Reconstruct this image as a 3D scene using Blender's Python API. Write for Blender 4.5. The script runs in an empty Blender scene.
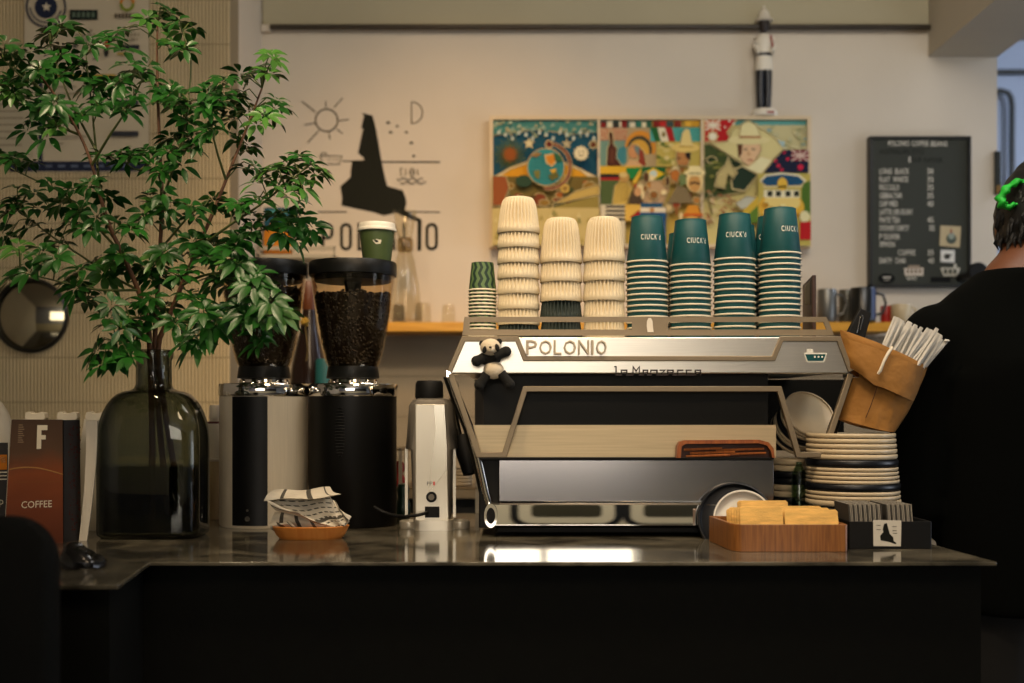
import bpy, bmesh, math, random
from mathutils import Vector, Matrix, Euler, noise
PI = math.pi
random.seed(7)
SC = bpy.context.scene
COL = SC.collection
F = 1024 * 40 / 36.0          # focal length in pixels
HZ = 410.0                    # row of the eye level
CH = 0.231                    # eye above the worktop
CT = 0.95                     # worktop height
CZ = CT + CH

def P(x, y, Y):
    """photo pixel at a real distance Y -> world point"""
    return Vector(((x - 512) * Y / F, Y, CZ + (HZ - y) * Y / F))
def DC(y):                    # distance of a worktop point seen on row y
    return CH * F / (y - HZ)
def sx(px, Y):                # pixels -> metres at a distance
    return px * Y / F

# ---------------------------------------------------------------- materials
def lin(c):
    return c / 12.92 if c <= 0.04045 else ((c + 0.055) / 1.055) ** 2.4
def rgb(h):
    h = h.lstrip('#')
    return tuple(lin(int(h[i:i + 2], 16) / 255) for i in (0, 2, 4)) + (1,)
MATS = {}
def mat(name, col='#888888', rough=0.5, metal=0.0, var=0.0, vscale=30, bump=0.0, bscale=200, spec=0.5, coat=0.0, aniso=None):
    if name in MATS: return MATS[name]
    m = bpy.data.materials.new(name); m.use_nodes = True
    nt = m.node_tree; b = nt.nodes['Principled BSDF']
    c = rgb(col)
    b.inputs['Base Color'].default_value = c
    b.inputs['Roughness'].default_value = rough
    b.inputs['Metallic'].default_value = metal
    b.inputs['Specular IOR Level'].default_value = spec
    if coat: b.inputs['Coat Weight'].default_value = coat; b.inputs['Coat Roughness'].default_value = 0.08
    tc = nt.nodes.new('ShaderNodeTexCoord')
    if var or bump:
        n = nt.nodes.new('ShaderNodeTexNoise'); n.inputs['Scale'].default_value = vscale; n.inputs['Detail'].default_value = 4
        mp = nt.nodes.new('ShaderNodeMapping')
        nt.links.new(tc.outputs['Object'], mp.inputs['Vector']); nt.links.new(mp.outputs['Vector'], n.inputs['Vector'])
        if aniso: mp.inputs['Scale'].default_value = aniso
        if var:
            r = nt.nodes.new('ShaderNodeValToRGB')
            r.color_ramp.elements[0].position = 0.3; r.color_ramp.elements[1].position = 0.7
            r.color_ramp.elements[0].color = tuple(v * (1 - var) for v in c[:3]) + (1,)
            r.color_ramp.elements[1].color = tuple(min(1, v * (1 + var)) for v in c[:3]) + (1,)
            nt.links.new(n.outputs['Fac'], r.inputs['Fac']); nt.links.new(r.outputs['Color'], b.inputs['Base Color'])
        if bump:
            n2 = nt.nodes.new('ShaderNodeTexNoise'); n2.inputs['Scale'].default_value = bscale
            nt.links.new(mp.outputs['Vector'], n2.inputs['Vector'])
            bp = nt.nodes.new('ShaderNodeBump'); bp.inputs['Strength'].default_value = bump; bp.inputs['Distance'].default_value = 0.004
            nt.links.new(n2.outputs['Fac'], bp.inputs['Height']); nt.links.new(bp.outputs['Normal'], b.inputs['Normal'])
    MATS[name] = m
    return m
def paint(h, rough=0.6):
    return mat('print_' + h.lstrip('#'), h, rough, spec=.15)
def glow(name, h, strength):
    if name in MATS: return MATS[name]
    m = bpy.data.materials.new(name); m.use_nodes = True; nt = m.node_tree
    b = nt.nodes['Principled BSDF']
    b.inputs['Base Color'].default_value = rgb(h); b.inputs['Emission Color'].default_value = rgb(h)
    b.inputs['Emission Strength'].default_value = strength
    MATS[name] = m; return m
def glass(name, tint='#ffffff', rough=0.02, refl=1.0, edge=None):
    """thin-walled glass: tinted see-through with a fresnel gloss"""
    if name in MATS: return MATS[name]
    m = bpy.data.materials.new(name); m.use_nodes = True; nt = m.node_tree
    for n in list(nt.nodes): nt.nodes.remove(n)
    o = nt.nodes.new('ShaderNodeOutputMaterial'); mx = nt.nodes.new('ShaderNodeMixShader')
    t = nt.nodes.new('ShaderNodeBsdfTransparent'); g = nt.nodes.new('ShaderNodeBsdfGlossy')
    fr = nt.nodes.new('ShaderNodeLayerWeight'); fr.inputs['Blend'].default_value = .5
    pw = nt.nodes.new('ShaderNodeMath'); pw.operation = 'POWER'; pw.inputs[1].default_value = 4.0
    mul = nt.nodes.new('ShaderNodeMath'); mul.operation = 'MULTIPLY_ADD'; mul.inputs[1].default_value = .75 * refl; mul.inputs[2].default_value = .035 * refl
    t.inputs['Color'].default_value = rgb(tint); g.inputs['Roughness'].default_value = rough
    nt.links.new(fr.outputs['Facing'], pw.inputs[0]); nt.links.new(pw.outputs[0], mul.inputs[0]); nt.links.new(mul.outputs[0], mx.inputs['Fac'])
    nt.links.new(t.outputs[0], mx.inputs[1]); nt.links.new(g.outputs[0], mx.inputs[2]); nt.links.new(mx.outputs[0], o.inputs['Surface'])
    if edge:   # thick glass swallows more light where it is seen at a slant
        mc = nt.nodes.new('ShaderNodeMix'); mc.data_type = 'RGBA'; mc.inputs[6].default_value = rgb(tint); mc.inputs[7].default_value = rgb(edge)
        p2 = nt.nodes.new('ShaderNodeMath'); p2.operation = 'POWER'; p2.inputs[1].default_value = 2.2
        nt.links.new(fr.outputs['Facing'], p2.inputs[0]); nt.links.new(p2.outputs[0], mc.inputs[0]); nt.links.new(mc.outputs[2], t.inputs['Color'])
    MATS[name] = m; return m

def wood(name, c1, c2, scale=(3, 3, 60), rough=0.45):
    if name in MATS: return MATS[name]
    m = mat(name, c1, rough); nt = m.node_tree; b = nt.nodes['Principled BSDF']
    tc = nt.nodes.new('ShaderNodeTexCoord'); mp = nt.nodes.new('ShaderNodeMapping'); mp.inputs['Scale'].default_value = scale
    n = nt.nodes.new('ShaderNodeTexNoise'); n.inputs['Scale'].default_value = 4; n.inputs['Detail'].default_value = 6; n.inputs['Distortion'].default_value = 0.6
    r = nt.nodes.new('ShaderNodeValToRGB'); r.color_ramp.elements[0].position = .35; r.color_ramp.elements[1].position = .65
    r.color_ramp.elements[0].color = rgb(c1); r.color_ramp.elements[1].color = rgb(c2)
    L = nt.links.new
    L(tc.outputs['Object'], mp.inputs['Vector']); L(mp.outputs['Vector'], n.inputs['Vector']); L(n.outputs['Fac'], r.inputs['Fac']); L(r.outputs['Color'], b.inputs['Base Color'])
    return m

def tile_mat(name, col, x0, tw, z0, th, ribs=True):
    """stacked ribbed wall tiles: fine vertical ribs, thin joints (relief only through the bump input)"""
    m = mat(name, col, 0.38); nt = m.node_tree; b = nt.nodes['Principled BSDF']; L = nt.links.new
    def M(op, a, bb=None, c=None):
        n = nt.nodes.new('ShaderNodeMath'); n.operation = op
        for i, v in enumerate((a, bb, c)):
            if v is None: continue
            if isinstance(v, (int, float)): n.inputs[i].default_value = v
            else: L(v, n.inputs[i])
        return n.outputs[0]
    tc = nt.nodes.new('ShaderNodeTexCoord'); s = nt.nodes.new('ShaderNodeSeparateXYZ'); L(tc.outputs['Object'], s.inputs[0])
    X, Z = s.outputs['X'], s.outputs['Z']
    fx = M('FRACT', M('DIVIDE', M('SUBTRACT', X, x0), tw)); fz = M('FRACT', M('DIVIDE', M('SUBTRACT', Z, z0), th))
    jx = M('MULTIPLY', M('GREATER_THAN', fx, 0.02), M('LESS_THAN', fx, 0.98)); jz = M('MULTIPLY', M('GREATER_THAN', fz, 0.012), M('LESS_THAN', fz, 0.988))
    j = M('MULTIPLY', jx, jz)
    rib = M('POWER', M('ABSOLUTE', M('SINE', M('MULTIPLY', fx, PI * 30))), 0.5)
    h = M('MULTIPLY', j, M('ADD', M('MULTIPLY', rib, 0.6), 0.4))
    bp = nt.nodes.new('ShaderNodeBump'); bp.inputs['Strength'].default_value = 0.9; bp.inputs['Distance'].default_value = 0.003
    L(h, bp.inputs['Height']); L(bp.outputs['Normal'], b.inputs['Normal'])
    n = nt.nodes.new('ShaderNodeTexNoise'); n.inputs['Scale'].default_value = 6; L(tc.outputs['Object'], n.inputs['Vector'])
    c = rgb(col)
    r = nt.nodes.new('ShaderNodeValToRGB'); r.color_ramp.elements[0].color = tuple(v * .85 for v in c[:3]) + (1,); r.color_ramp.elements[1].color = tuple(min(1, v * 1.12) for v in c[:3]) + (1,)
    L(n.outputs['Fac'], r.inputs['Fac'])
    mx = nt.nodes.new('ShaderNodeMix'); mx.data_type = 'RGBA'; L(j, mx.inputs[0]); mx.inputs[6].default_value = tuple(v * .86 for v in c[:3]) + (1,); L(r.outputs['Color'], mx.inputs[7])
    L(mx.outputs[2], b.inputs['Base Color'])
    return m

# ---------------------------------------------------------------- mesh builder
WORLD = {}
class MB:
    def __init__(s): s.v = []; s.f = []; s.m = []; s.mats = []
    def mi(s, m):
        if m not in s.mats: s.mats.append(m)
        return s.mats.index(m)
    def add(s, verts, faces, m=None):
        o = len(s.v); s.v += [Vector(v) for v in verts]
        k = s.mi(m) if m is not None else 0
        for f in faces: s.f.append([i + o for i in f]); s.m.append(k)
    def box(s, lo, hi, m=None, rot=None):
        x0, y0, z0 = lo; x1, y1, z1 = hi
        vs = [Vector(p) for p in ((x0,y0,z0),(x1,y0,z0),(x1,y1,z0),(x0,y1,z0),(x0,y0,z1),(x1,y0,z1),(x1,y1,z1),(x0,y1,z1))]
        if rot is not None:
            c = sum(vs, Vector()) / 8; vs = [c + rot @ (v - c) for v in vs]
        s.add(vs, [(0,3,2,1),(4,5,6,7),(0,1,5,4),(1,2,6,5),(2,3,7,6),(3,0,4,7)], m)
    def prism(s, poly, d, m=None):
        """closed 3-D polygon extruded along vector d"""
        n = len(poly); a = [Vector(p) for p in poly]; d = Vector(d); b = [p + d for p in a]
        nn = Vector()
        for i in range(n): nn += a[i].cross(a[(i + 1) % n])
        if nn.dot(d) > 0: a.reverse(); b.reverse()
        s.add(a + b, [tuple(range(n)), tuple(range(2 * n - 1, n - 1, -1))] + [((i + 1) % n, i, n + i, n + (i + 1) % n) for i in range(n)], m)
    def lathe(s, prof, seg=32, c=(0, 0, 0), m=None, a0=0.0, a1=2 * PI, sq=1.0, wob=None, cap=True):
        """profile of (r, z) turned about z"""
        full = abs(a1 - a0 - 2 * PI) < 1e-6; n = seg if full else seg + 1
        vs = []; c = Vector(c)
        for j, (r, z) in enumerate(prof):
            for i in range(n):
                a = a0 + (a1 - a0) * i / seg; q = r if wob is None else wob(r, z, a)
                vs.append(c + Vector((q * math.cos(a), q * math.sin(a) * sq, z)))
        fs = []
        for j in range(len(prof) - 1):
            for i in range(seg):
                i2 = (i + 1) % n
                fs.append((j * n + i, j * n + i2, (j + 1) * n + i2, (j + 1) * n + i))
        if full and cap and prof[0] != prof[-1]:
            if prof[0][0] > 1e-6: fs.append(tuple(range(n - 1, -1, -1)))
            if prof[-1][0] > 1e-6: fs.append(tuple((len(prof) - 1) * n + i for i in range(n)))
        s.add(vs, fs, m)
    def loft(s, rings, m=None, cap=True):
        n = len(rings[0]); vs = [p for r in rings for p in r]; fs = []
        for j in range(len(rings) - 1):
            for i in range(n):
                i2 = (i + 1) % n; fs.append((j * n + i, j * n + i2, (j + 1) * n + i2, (j + 1) * n + i))
        if cap: fs.append(tuple(range(n - 1, -1, -1))); fs.append(tuple((len(rings) - 1) * n + i for i in range(n)))
        s.add(vs, fs, m)
    def tube(s, pts, r, seg=8, m=None, cap=True):
        pts = [Vector(p) for p in pts]; n = len(pts); rings = []
        up = Vector((0.13, 0.31, 0.94)).normalized()
        for i, p in enumerate(pts):
            t = (pts[min(n - 1, i + 1)] - pts[max(0, i - 1)]).normalized()
            a = t.cross(up)
            if a.length < 0.05: a = t.cross(Vector((1, 0, 0)))
            a.normalize(); b = t.cross(a).normalized(); up = b.cross(t) if False else up
            rr = r[i] if isinstance(r, (list, tuple)) else r
            rings.append([p + a * rr * math.cos(2 * PI * k / seg) + b * rr * math.sin(2 * PI * k / seg) for k in range(seg)])
        s.loft(rings, m, cap)
    def ball(s, c, r, m=None, seg=16, rot=None):
        rx, ry, rz = (r, r, r) if isinstance(r, (int, float)) else r
        c = Vector(c); R = rot if rot is not None else Matrix.Identity(3); vs = []; h = seg // 2
        for j in range(1, h):
            t = PI * j / h
            for i in range(seg):
                a = 2 * PI * i / seg
                vs.append(c + R @ Vector((rx * math.sin(t) * math.cos(a), ry * math.sin(t) * math.sin(a), rz * math.cos(t))))
        top = len(vs); vs.append(c + R @ Vector((0, 0, rz))); bot = len(vs); vs.append(c + R @ Vector((0, 0, -rz)))
        fs = []
        for j in range(h - 2):
            for i in range(seg):
                i2 = (i + 1) % seg; fs.append((j * seg + i, (j + 1) * seg + i, (j + 1) * seg + i2, j * seg + i2))
        for i in range(seg):
            fs.append((top, i, (i + 1) % seg)); fs.append((bot, (h - 2) * seg + (i + 1) % seg, (h - 2) * seg + i))
        s.add(vs, fs, m)
    def stroke(s, pts, w, d, m=None, closed=False):
        """flat ribbon of width w along a path in the x-z plane, thickness d towards the viewer (-y)"""
        pts = [Vector(p) for p in pts]; n = len(pts)
        L = []; R = []
        for i, p in enumerate(pts):
            a = pts[(i - 1) % n] if (closed or i > 0) else p; b = pts[(i + 1) % n] if (closed or i < n - 1) else p
            t1 = (p - a); t2 = (b - p)
            t1 = t1.normalized() if t1.length > 1e-9 else None; t2 = t2.normalized() if t2.length > 1e-9 else None
            t = ((t1 or t2) + (t2 or t1)); t = t.normalized() if t.length > 1e-6 else (t1 or t2)
            k = max(0.5, t.dot(t1 or t2)); nn = Vector((-t.z, 0, t.x)) * (w / 2 / k)
            L.append(p + nn); R.append(p - nn)
        dv = Vector((0, -d, 0)); vs = L + R + [p + dv for p in L] + [p + dv for p in R]; fs = []
        for i in range(n if closed else n - 1):
            j = (i + 1) % n
            fs += [(2*n+i, 3*n+i, 3*n+j, 2*n+j), (i, j, n+j, n+i), (i, 2*n+i, 2*n+j, j), (n+i, n+j, 3*n+j, 3*n+i)]
        if not closed: fs += [(0, n, 3*n, 2*n), (n-1, 3*n-1, 4*n-1, 2*n-1)]
        s.add(vs, fs, m)
    def build(s, name, m=None, parent=None, smooth=None, bevel=0, seg=2, loc=None, fix=True):
        me = bpy.data.meshes.new(name)
        base = Vector()
        if parent is not None: base = WORLD[parent.name]
        elif loc is not None: base = Vector(loc)
        me.from_pydata([v - base for v in s.v], [], s.f)
        for k in (s.mats or [m]): me.materials.append(k)
        if m is not None and s.mats == []: pass
        for p, k in zip(me.polygons, s.m): p.material_index = k
        if fix:
            bm = bmesh.new(); bm.from_mesh(me); bmesh.ops.recalc_face_normals(bm, faces=bm.faces); bm.to_mesh(me); bm.free()
        me.update()
        if smooth is not None:
            me.shade_smooth(); me.set_sharp_from_angle(angle=math.radians(smooth))
        o = bpy.data.objects.new(name, me); COL.objects.link(o)
        if parent is not None: o.parent = parent
        elif loc is not None: o.location = base
        WORLD[o.name] = base.copy()
        if bevel:
            b = o.modifiers.new('Bevel', 'BEVEL'); b.width = bevel; b.segments = seg; b.limit_method = 'ANGLE'; b.angle_limit = math.radians(40); b.harden_normals = False
            me.shade_smooth(); me.set_sharp_from_angle(angle=math.radians(smooth or 35))
        return o

def tag(o, label=None, cat=None, group=None, kind=None):
    if label: o['label'] = label
    if cat: o['category'] = cat
    if group: o['group'] = group
    if kind: o['kind'] = kind
    return o
def thing(name, loc, label, cat, group=None):
    o = bpy.data.objects.new(name, None); COL.objects.link(o); o.location = loc; o.empty_display_size = 0.02
    WORLD[o.name] = Vector(loc)
    return tag(o, label, cat, group)
def struct(o): o['kind'] = 'structure'; return o
def copy_tree(o, parent=None):
    c = o.copy(); COL.objects.link(c)
    if parent is not None: c.parent = parent
    for ch in list(o.children): copy_tree(ch, c)
    return c
def text_geo(s, size=1.0, res=2, spacing=1.0):
    cu = bpy.data.curves.new('t', 'FONT'); cu.body = s; cu.size = size; cu.resolution_u = res; cu.space_character = spacing
    ob = bpy.data.objects.new('t', cu); me = bpy.data.meshes.new_from_object(ob)
    vs = [v.co.copy() for v in me.vertices]; fs = [tuple(p.vertices) for p in me.polygons]
    bpy.data.objects.remove(ob); bpy.data.curves.remove(cu); bpy.data.meshes.remove(me)
    return vs, fs
def text_fit(s, x0, y0, x1, y1, Y, off=0.0, spacing=1.0, keep=False):
    """text filled into the photo box x0..x1, y0(top)..y1 on the plane Y - off; returns verts, faces"""
    vs, fs = text_geo(s, 1.0, 2, spacing)
    ax = min(v.x for v in vs); bx = max(v.x for v in vs); ay = min(v.y for v in vs); by = max(v.y for v in vs)
    a = P(x0, y1, Y); b = P(x1, y0, Y)
    kx = (b.x - a.x) / (bx - ax); kz = (b.z - a.z) / (by - ay)
    return [Vector((a.x + (v.x - ax) * kx, Y - off, a.z + (v.y - ay) * kz)) for v in vs], fs
def solid_text(mb, vs, fs, d, m):
    """give flat text faces thickness d towards the viewer"""
    n = len(vs); back = [v + Vector((0, d, 0)) for v in vs]
    cnt = {}
    for f in fs:
        for i in range(len(f)):
            e = (f[i], f[(i + 1) % len(f)]); cnt[tuple(sorted(e))] = cnt.get(tuple(sorted(e)), 0) + 1
    side = []
    for f in fs:
        for i in range(len(f)):
            e = (f[i], f[(i + 1) % len(f)])
            if cnt[tuple(sorted(e))] == 1: side.append((e[0], e[1], e[1] + n, e[0] + n))
    mb.add(vs + back, list(fs) + [tuple(i + n for i in reversed(f)) for f in fs] + side, m)
ORD = ['top', 'second', 'third', 'fourth', 'fifth', 'sixth', 'seventh', 'eighth', 'ninth', 'tenth', 'eleventh', 'twelfth', 'thirteenth', 'fourteenth', 'fifteenth', 'sixteenth']
def place(k, n):
    if k == 0: return 'topmost'
    if k == n - 1: return 'bottommost'
    return ORD[k] + ' from the top'
# ================================================================ the room
WY = 3.6      # main back wall
TY = 3.19     # tiled wall on the left
plaster = mat('plaster', '#c9bfae', 0.85, var=0.04, vscale=3, bump=0.08, bscale=120)
plaster_dark = mat('plaster_upper', '#a9a186', 0.85, var=0.04, vscale=3)
bluewall = mat('far_wall_paint', '#aab4c4', 0.85, var=0.03, vscale=3)
def wallbox(name, lo, hi, m, **k):
    b = MB(); b.box(lo, hi, m); return struct(b.build(name, **k))
TX = (230 - 512) * TY / F
zt = CZ + (HZ - 336) * WY / F        # top of the tiled strip on the main wall
b = MB()
b.box((TX, WY, 0), (1.535, WY + .12, 2.9), plaster); struct(b.build('wall_back'))
def ribbed_tiles(b, x0, x1, z0, z1, y, th, pitch, m, grout):
    # stacked tiles with real vertical flutes standing proud of the grout bed
    b.box((x0, y + .004, z0), (x1, y + .012, z1), grout)
    n = int((x1 - x0) / pitch) + 1; cols = []
    for i in range(n):
        a = x1 - (i + 1) * pitch
        for u, d in ((.04, .0045), (.16, .0), (.72, .0), (.84, .0045)): cols.append((max(x0, a + u * pitch), y + d))
    cols.sort(); z = z1; k = len(cols)
    while z > z0:
        zb_ = max(z0, z - th + .0025)
        vs = [(x, yy, zb_) for x, yy in cols] + [(x, yy, z) for x, yy in cols]
        b.add(vs, [(i, i + 1, k + i + 1, k + i) for i in range(k - 1)] , m)
        z -= th
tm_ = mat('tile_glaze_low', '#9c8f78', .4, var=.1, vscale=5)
gr_ = mat('tile_grout', '#6d6350', .9)
b = MB(); b.box((TX, WY - .004, 0), (1.535, WY + .01, zt), plaster); ribbed_tiles(b, TX, 1.535, .75, zt - .001, WY - .016, .128, .0098, tm_, gr_); struct(b.build('trim_1', fix=False))
b = MB(); b.box((-3.0, TY + .012, 0), (TX, TY + .1, 2.9), mat('tile_grout_left', '#8b7d62', .9)); ribbed_tiles(b, -1.75, TX, .75, CZ + (HZ - 358) * TY / F + 8 * .1255, TY, .1255, .0098, mat('tile_glaze', '#c6b48e', .4, var=.1, vscale=5), mat('tile_grout_left', '#8b7d62'))
b.box((TX - .1, TY + .1, 0), (TX, WY + .05, 2.9), plaster); struct(b.build('wall_left'))
wallbox('floor', (-4, -3.2, -.05), (4.5, 6.2, 0), mat('floor_concrete', '#4a4640', 0.5, var=.15, vscale=4))
wallbox('ceiling', (-4, -3.2, 2.9), (4.5, 6.2, 2.95), mat('ceiling_paint', '#a9a298', 0.9))
wallbox('wall_far', (1.2, 5.3, 0), (4.5, 5.4, 2.9), bluewall)
wallbox('wall_right', (4.4, -3.2, 0), (4.5, 5.4, 2.9), bluewall)
wallbox('wall_side', (-3.1, -3.2, 0), (-3.0, TY + .1, 2.9), plaster)
# beam running towards the street
bx0 = P(928, 57, WY).x; bz = P(928, 57, WY).z
wallbox('trim_2', (bx0, .2, bz), (1.535, WY, 2.9), mat('beam_paint', '#b5ab98', 0.85, var=.04, vscale=3))
# picture rail + pipe along the wall
pz = P(500, 27, WY - .03).z
b = MB(); b.box((P(263, 0, WY).x, WY - .012, pz + .012), (bx0, WY + .01, 2.9), plaster_dark); struct(b.build('trim_3', bevel=.004))
b = MB(); b.tube([(P(272, 0, WY).x, WY - .03, pz), (bx0 - .005, WY - .03, pz)], .0085, 12, mat('pipe_brown', '#2e2518', .4))
o = b.build('ceiling_pipe', smooth=50); tag(o, 'thin brown pipe running straight along the top of the back wall', 'pipe')
b.__init__(); b.box((P(263, 0, WY).x, WY - .03, pz - .012), (P(272, 0, WY).x, WY, pz + .008), plaster); br = b.build('bracket', parent=o)
# two pipes in the far room on the right
pm = mat('pipe_green', '#1f221c', .4)
a = P(990, 72, 5.27); c = P(1060, 72, 5.27)
b = MB(); b.tube([a, c], .012, 12, pm); tag(b.build('wall_pipe', smooth=50), 'straight dark pipe high on the bluish far wall', 'pipe')
pts = [P(985, 91, 5.25), P(1002, 91, 5.25), P(1008, 93, 5.25), P(1011, 98, 5.25), P(1012, 106, 5.25), P(1012, 300, 5.25), Vector((P(1012, 0, 5.25).x, 5.25, .001))]
b = MB(); b.tube(pts, .013, 12, pm); tag(b.build('bent_pipe', smooth=50), 'dark pipe bending down the bluish far wall', 'pipe')
b = MB(); b.box(P(995, 195, WY + .0) + Vector((-.004, -.012, 0)), P(999, 152, WY) + Vector((0, 0, 0)), pm); b.box(P(994.5, 195, WY) + Vector((0, -.014, 0)), P(999.5, 186, WY), mat('latch_brass', '#8a6a3a', .4, .6))
tag(b.build('hinge_strip', bevel=.001), 'dark metal hinge strip on the edge of the white wall', 'hinge')
# ---- shop front behind the viewer: it lights the room and shows in the chrome
FY = -3.0
grey = mat('front_wall_paint', '#8f8f96', .8)
wx0, wx1, wz0, wz1 = -1.3, .78, 1.32, 2.35
b = MB()
b.box((-3, FY - .1, .88), (wx1, FY, wz0), grey); b.box((wx1, FY - .1, .88), (4.5, FY, wz0), mat('front_wall_dark', '#2e2b26', .8)); b.box((-3, FY - .1, 0), (4.5, FY, .88), mat('mirrored_cream', '#cbbd9c', .7)); b.box((-3, FY - .1, wz1), (4.5, FY, 2.9), grey)  # cream and dark wall parts chosen for what bumper and hood mirror
b.box((-3, FY - .1, wz0), (wx0, FY, wz1), grey); b.box((wx1, FY - .1, wz0), (4.5, FY, wz1), mat('front_wall_dark', '#2e2b26', .8))
struct(b.build('wall_front'))
b = MB(); b.box((wx0, FY - .09, wz0), (wx1, FY - .07, wz1), glow('day_window', '#fff4e4', 4.2)); struct(b.build('window_1'))
b = MB()
fm = mat('window_frame', '#d8d4c8', .5)
for x in (wx0, 0.2, wx1): b.box((x - .025, FY - .06, wz0), (x + .025, FY + .02, wz1), fm)
b.box((wx0, FY - .06, wz0 - .03), (wx1, FY + .03, wz0 + .02), fm); b.box((wx0, FY - .06, wz1 - .02), (wx1, FY + .02, wz1 + .03), fm)
for i, (u, v) in enumerate(((.12, .56), (.82, 1.24))):  # rounded panels added out of view as dark shapes for the bumper to mirror
    for k, (g, dd, mm) in enumerate(((.0, .012, mat('mirrored_rim', '#14130f', .4)), (.05, .018, mat('mirrored_cream', '#cbbd9c')), (.13, .022, mat('mirrored_dark', '#3a3626', .3)))):
        q = MB(); r = max(.04, .14 - g)
        ring = [(u - .13 + g + r, .575 + g + r, PI), (v + .13 - g - r, .575 + g + r, 1.5 * PI), (v + .13 - g - r, .99 - g - r, 0), (u - .13 + g + r, .99 - g - r, PI / 2)]
        pts = [Vector((cx + r * math.cos(a0 + PI / 2 * j / 6), FY, cz + r * math.sin(a0 + PI / 2 * j / 6))) for cx, cz, a0 in ring for j in range(7)]
        q.prism(pts, (0, dd, 0), mm); o = q.build('window_%d' % (2 + 3 * i + k)); o['kind'] = 'structure'
wf = b.build('window_frame', bevel=.004); wf['kind'] = 'structure'

b = MB(); b.box((4.36, .2, .9), (4.39, 3.2, 2.3), glow('side_glow', '#dfe8f6', 2.2)); struct(b.build('window_8'))  # unseen glowing panel added to throw cool light on the right side
# ================================================================ the bar
fy = DC(562)
top_m = mat('counter_stone', '#5a564a', .1)
nt = top_m.node_tree; bs = nt.nodes['Principled BSDF']
tc = nt.nodes.new('ShaderNodeTexCoord'); n1 = nt.nodes.new('ShaderNodeTexNoise'); n1.inputs['Scale'].default_value = 7; n1.inputs['Detail'].default_value = 8; n1.inputs['Distortion'].default_value = 1.6
rp = nt.nodes.new('ShaderNodeValToRGB'); rp.color_ramp.elements[0].position = .38; rp.color_ramp.elements[1].position = .66
rp.color_ramp.elements[0].color = rgb('#35322a'); rp.color_ramp.elements[1].color = rgb('#6c6656')
nt.links.new(tc.outputs['Object'], n1.inputs['Vector']); nt.links.new(n1.outputs['Fac'], rp.inputs['Fac']); nt.links.new(rp.outputs['Color'], bs.inputs['Base Color'])
def CP(x, y): return P(x, y, DC(y))
cl = DC(585)
outline = [(-1.6, cl), (CP(118, 585).x, cl), (CP(150, 562).x, fy), (CP(997, 562).x, fy), (CP(935, 545).x + .0, DC(545)), (.70, 2.55), (-1.6, 2.55)]
b = MB(); b.prism([(x, y, CT - .006) for x, y in outline], (0, 0, .006), top_m)
wt = b.build('worktop', bevel=.0012); tag(wt, 'dark polished stone worktop with a stepped front edge and thin pale rim', 'worktop')
black = mat('black_laminate', '#060705', .8, var=.25, vscale=60, spec=.15)
ins = [(-1.58, cl + .025), (CP(118, 585).x - .02, cl + .025), (CP(150, 562).x - .02, fy + .03), (CP(997, 562).x - .012, fy + .03), (CP(935, 545).x - .02, DC(545)), (.66, 2.5), (-1.58, 2.5)]
bc = thing('bar_counter', (0, 2.1, 0), 'long black bar counter under the polished stone worktop', 'counter')
b = MB(); b.prism([(x, y, .1) for x, y in ins], (0, 0, CT - .006 - .1 - .001), black); b.build('body', parent=bc)
b = MB(); b.prism([(x * .97, y + .05, 0) for x, y in ins], (0, 0, .1), mat('plinth_black', '#0c0c0a', .7)); b.build('plinth', parent=bc)

# ================================================================ camera and light
cam = bpy.data.cameras.new('camera'); co = bpy.data.objects.new('camera', cam); COL.objects.link(co)
co.location = (0, 0, CZ); co.rotation_euler = (PI / 2, 0, 0); cam.lens = 40; cam.sensor_width = 36; cam.sensor_fit = 'HORIZONTAL'
cam.shift_y = (HZ - 341.5) / 1024; cam.clip_start = .05
cam.dof.use_dof = True; cam.dof.focus_distance = 2.06; cam.dof.aperture_fstop = 2.6
SC.camera = co
w = bpy.data.worlds.new('World'); SC.world = w; w.use_nodes = True
w.node_tree.nodes['Background'].inputs[0].default_value = (.55, .6, .55, 1); w.node_tree.nodes['Background'].inputs[1].default_value = .05
def lamp(name, kind, loc, tgt, energy, col, size=.2, spot=60, blend=.6):
    l = bpy.data.lights.new(name, kind); l.energy = energy; l.color = rgb(col)[:3]
    if kind == 'AREA': l.size = size
    else: l.shadow_soft_size = size
    if kind == 'SPOT': l.spot_size = math.radians(spot); l.spot_blend = blend
    o = bpy.data.objects.new(name, l); COL.objects.link(o); o.location = loc
    o.rotation_euler = (Vector(tgt) - Vector(loc)).to_track_quat('-Z', 'Y').to_euler()
    return o
WARM = '#ffe1ba'
lamp('lamp_key', 'SPOT', (-.25, 1.25, 2.75), (.12, 2.25, 1.3), 72, WARM, .09, 75, .8)
lamp('lamp_cups', 'SPOT', (.45, 1.35, 2.75), (.35, 2.2, 1.25), 30, WARM, .09, 60, .8)
lamp('lamp_wall', 'SPOT', (-.15, 2.1, 2.78), (-.16, 3.6, 1.42), 70, '#ffcf96', .12, 62, 1)
lamp('lamp_plant', 'SPOT', (-1.0, 1.3, 2.8), (-.62, 2.25, 1.75), 76, '#ffe2b8', .09, 58, .9)
lamp('lamp_right', 'AREA', (2.9, 3.4, 2.7), (2.6, 5.2, 1.2), 40, '#d3ddf2', .8)
lamp('lamp_room', 'AREA', (.9, 1.7, 2.8), (.9, 3.4, 1.5), 24, '#eeeae4', .9)
lamp('fill_bar', 'AREA', (.35, .1, 2.6), (.25, 2.1, 1.1), 12, '#ffe0b8', .5)  # added warm fill for the plates and machine front
lamp('fill_beam', 'AREA', (2.5, 2.0, 1.0), (1.43, 2.4, 2.3), 9, '#dfe6f2', .8)  # added off-frame fill that lifts the underside of the beam
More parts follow.
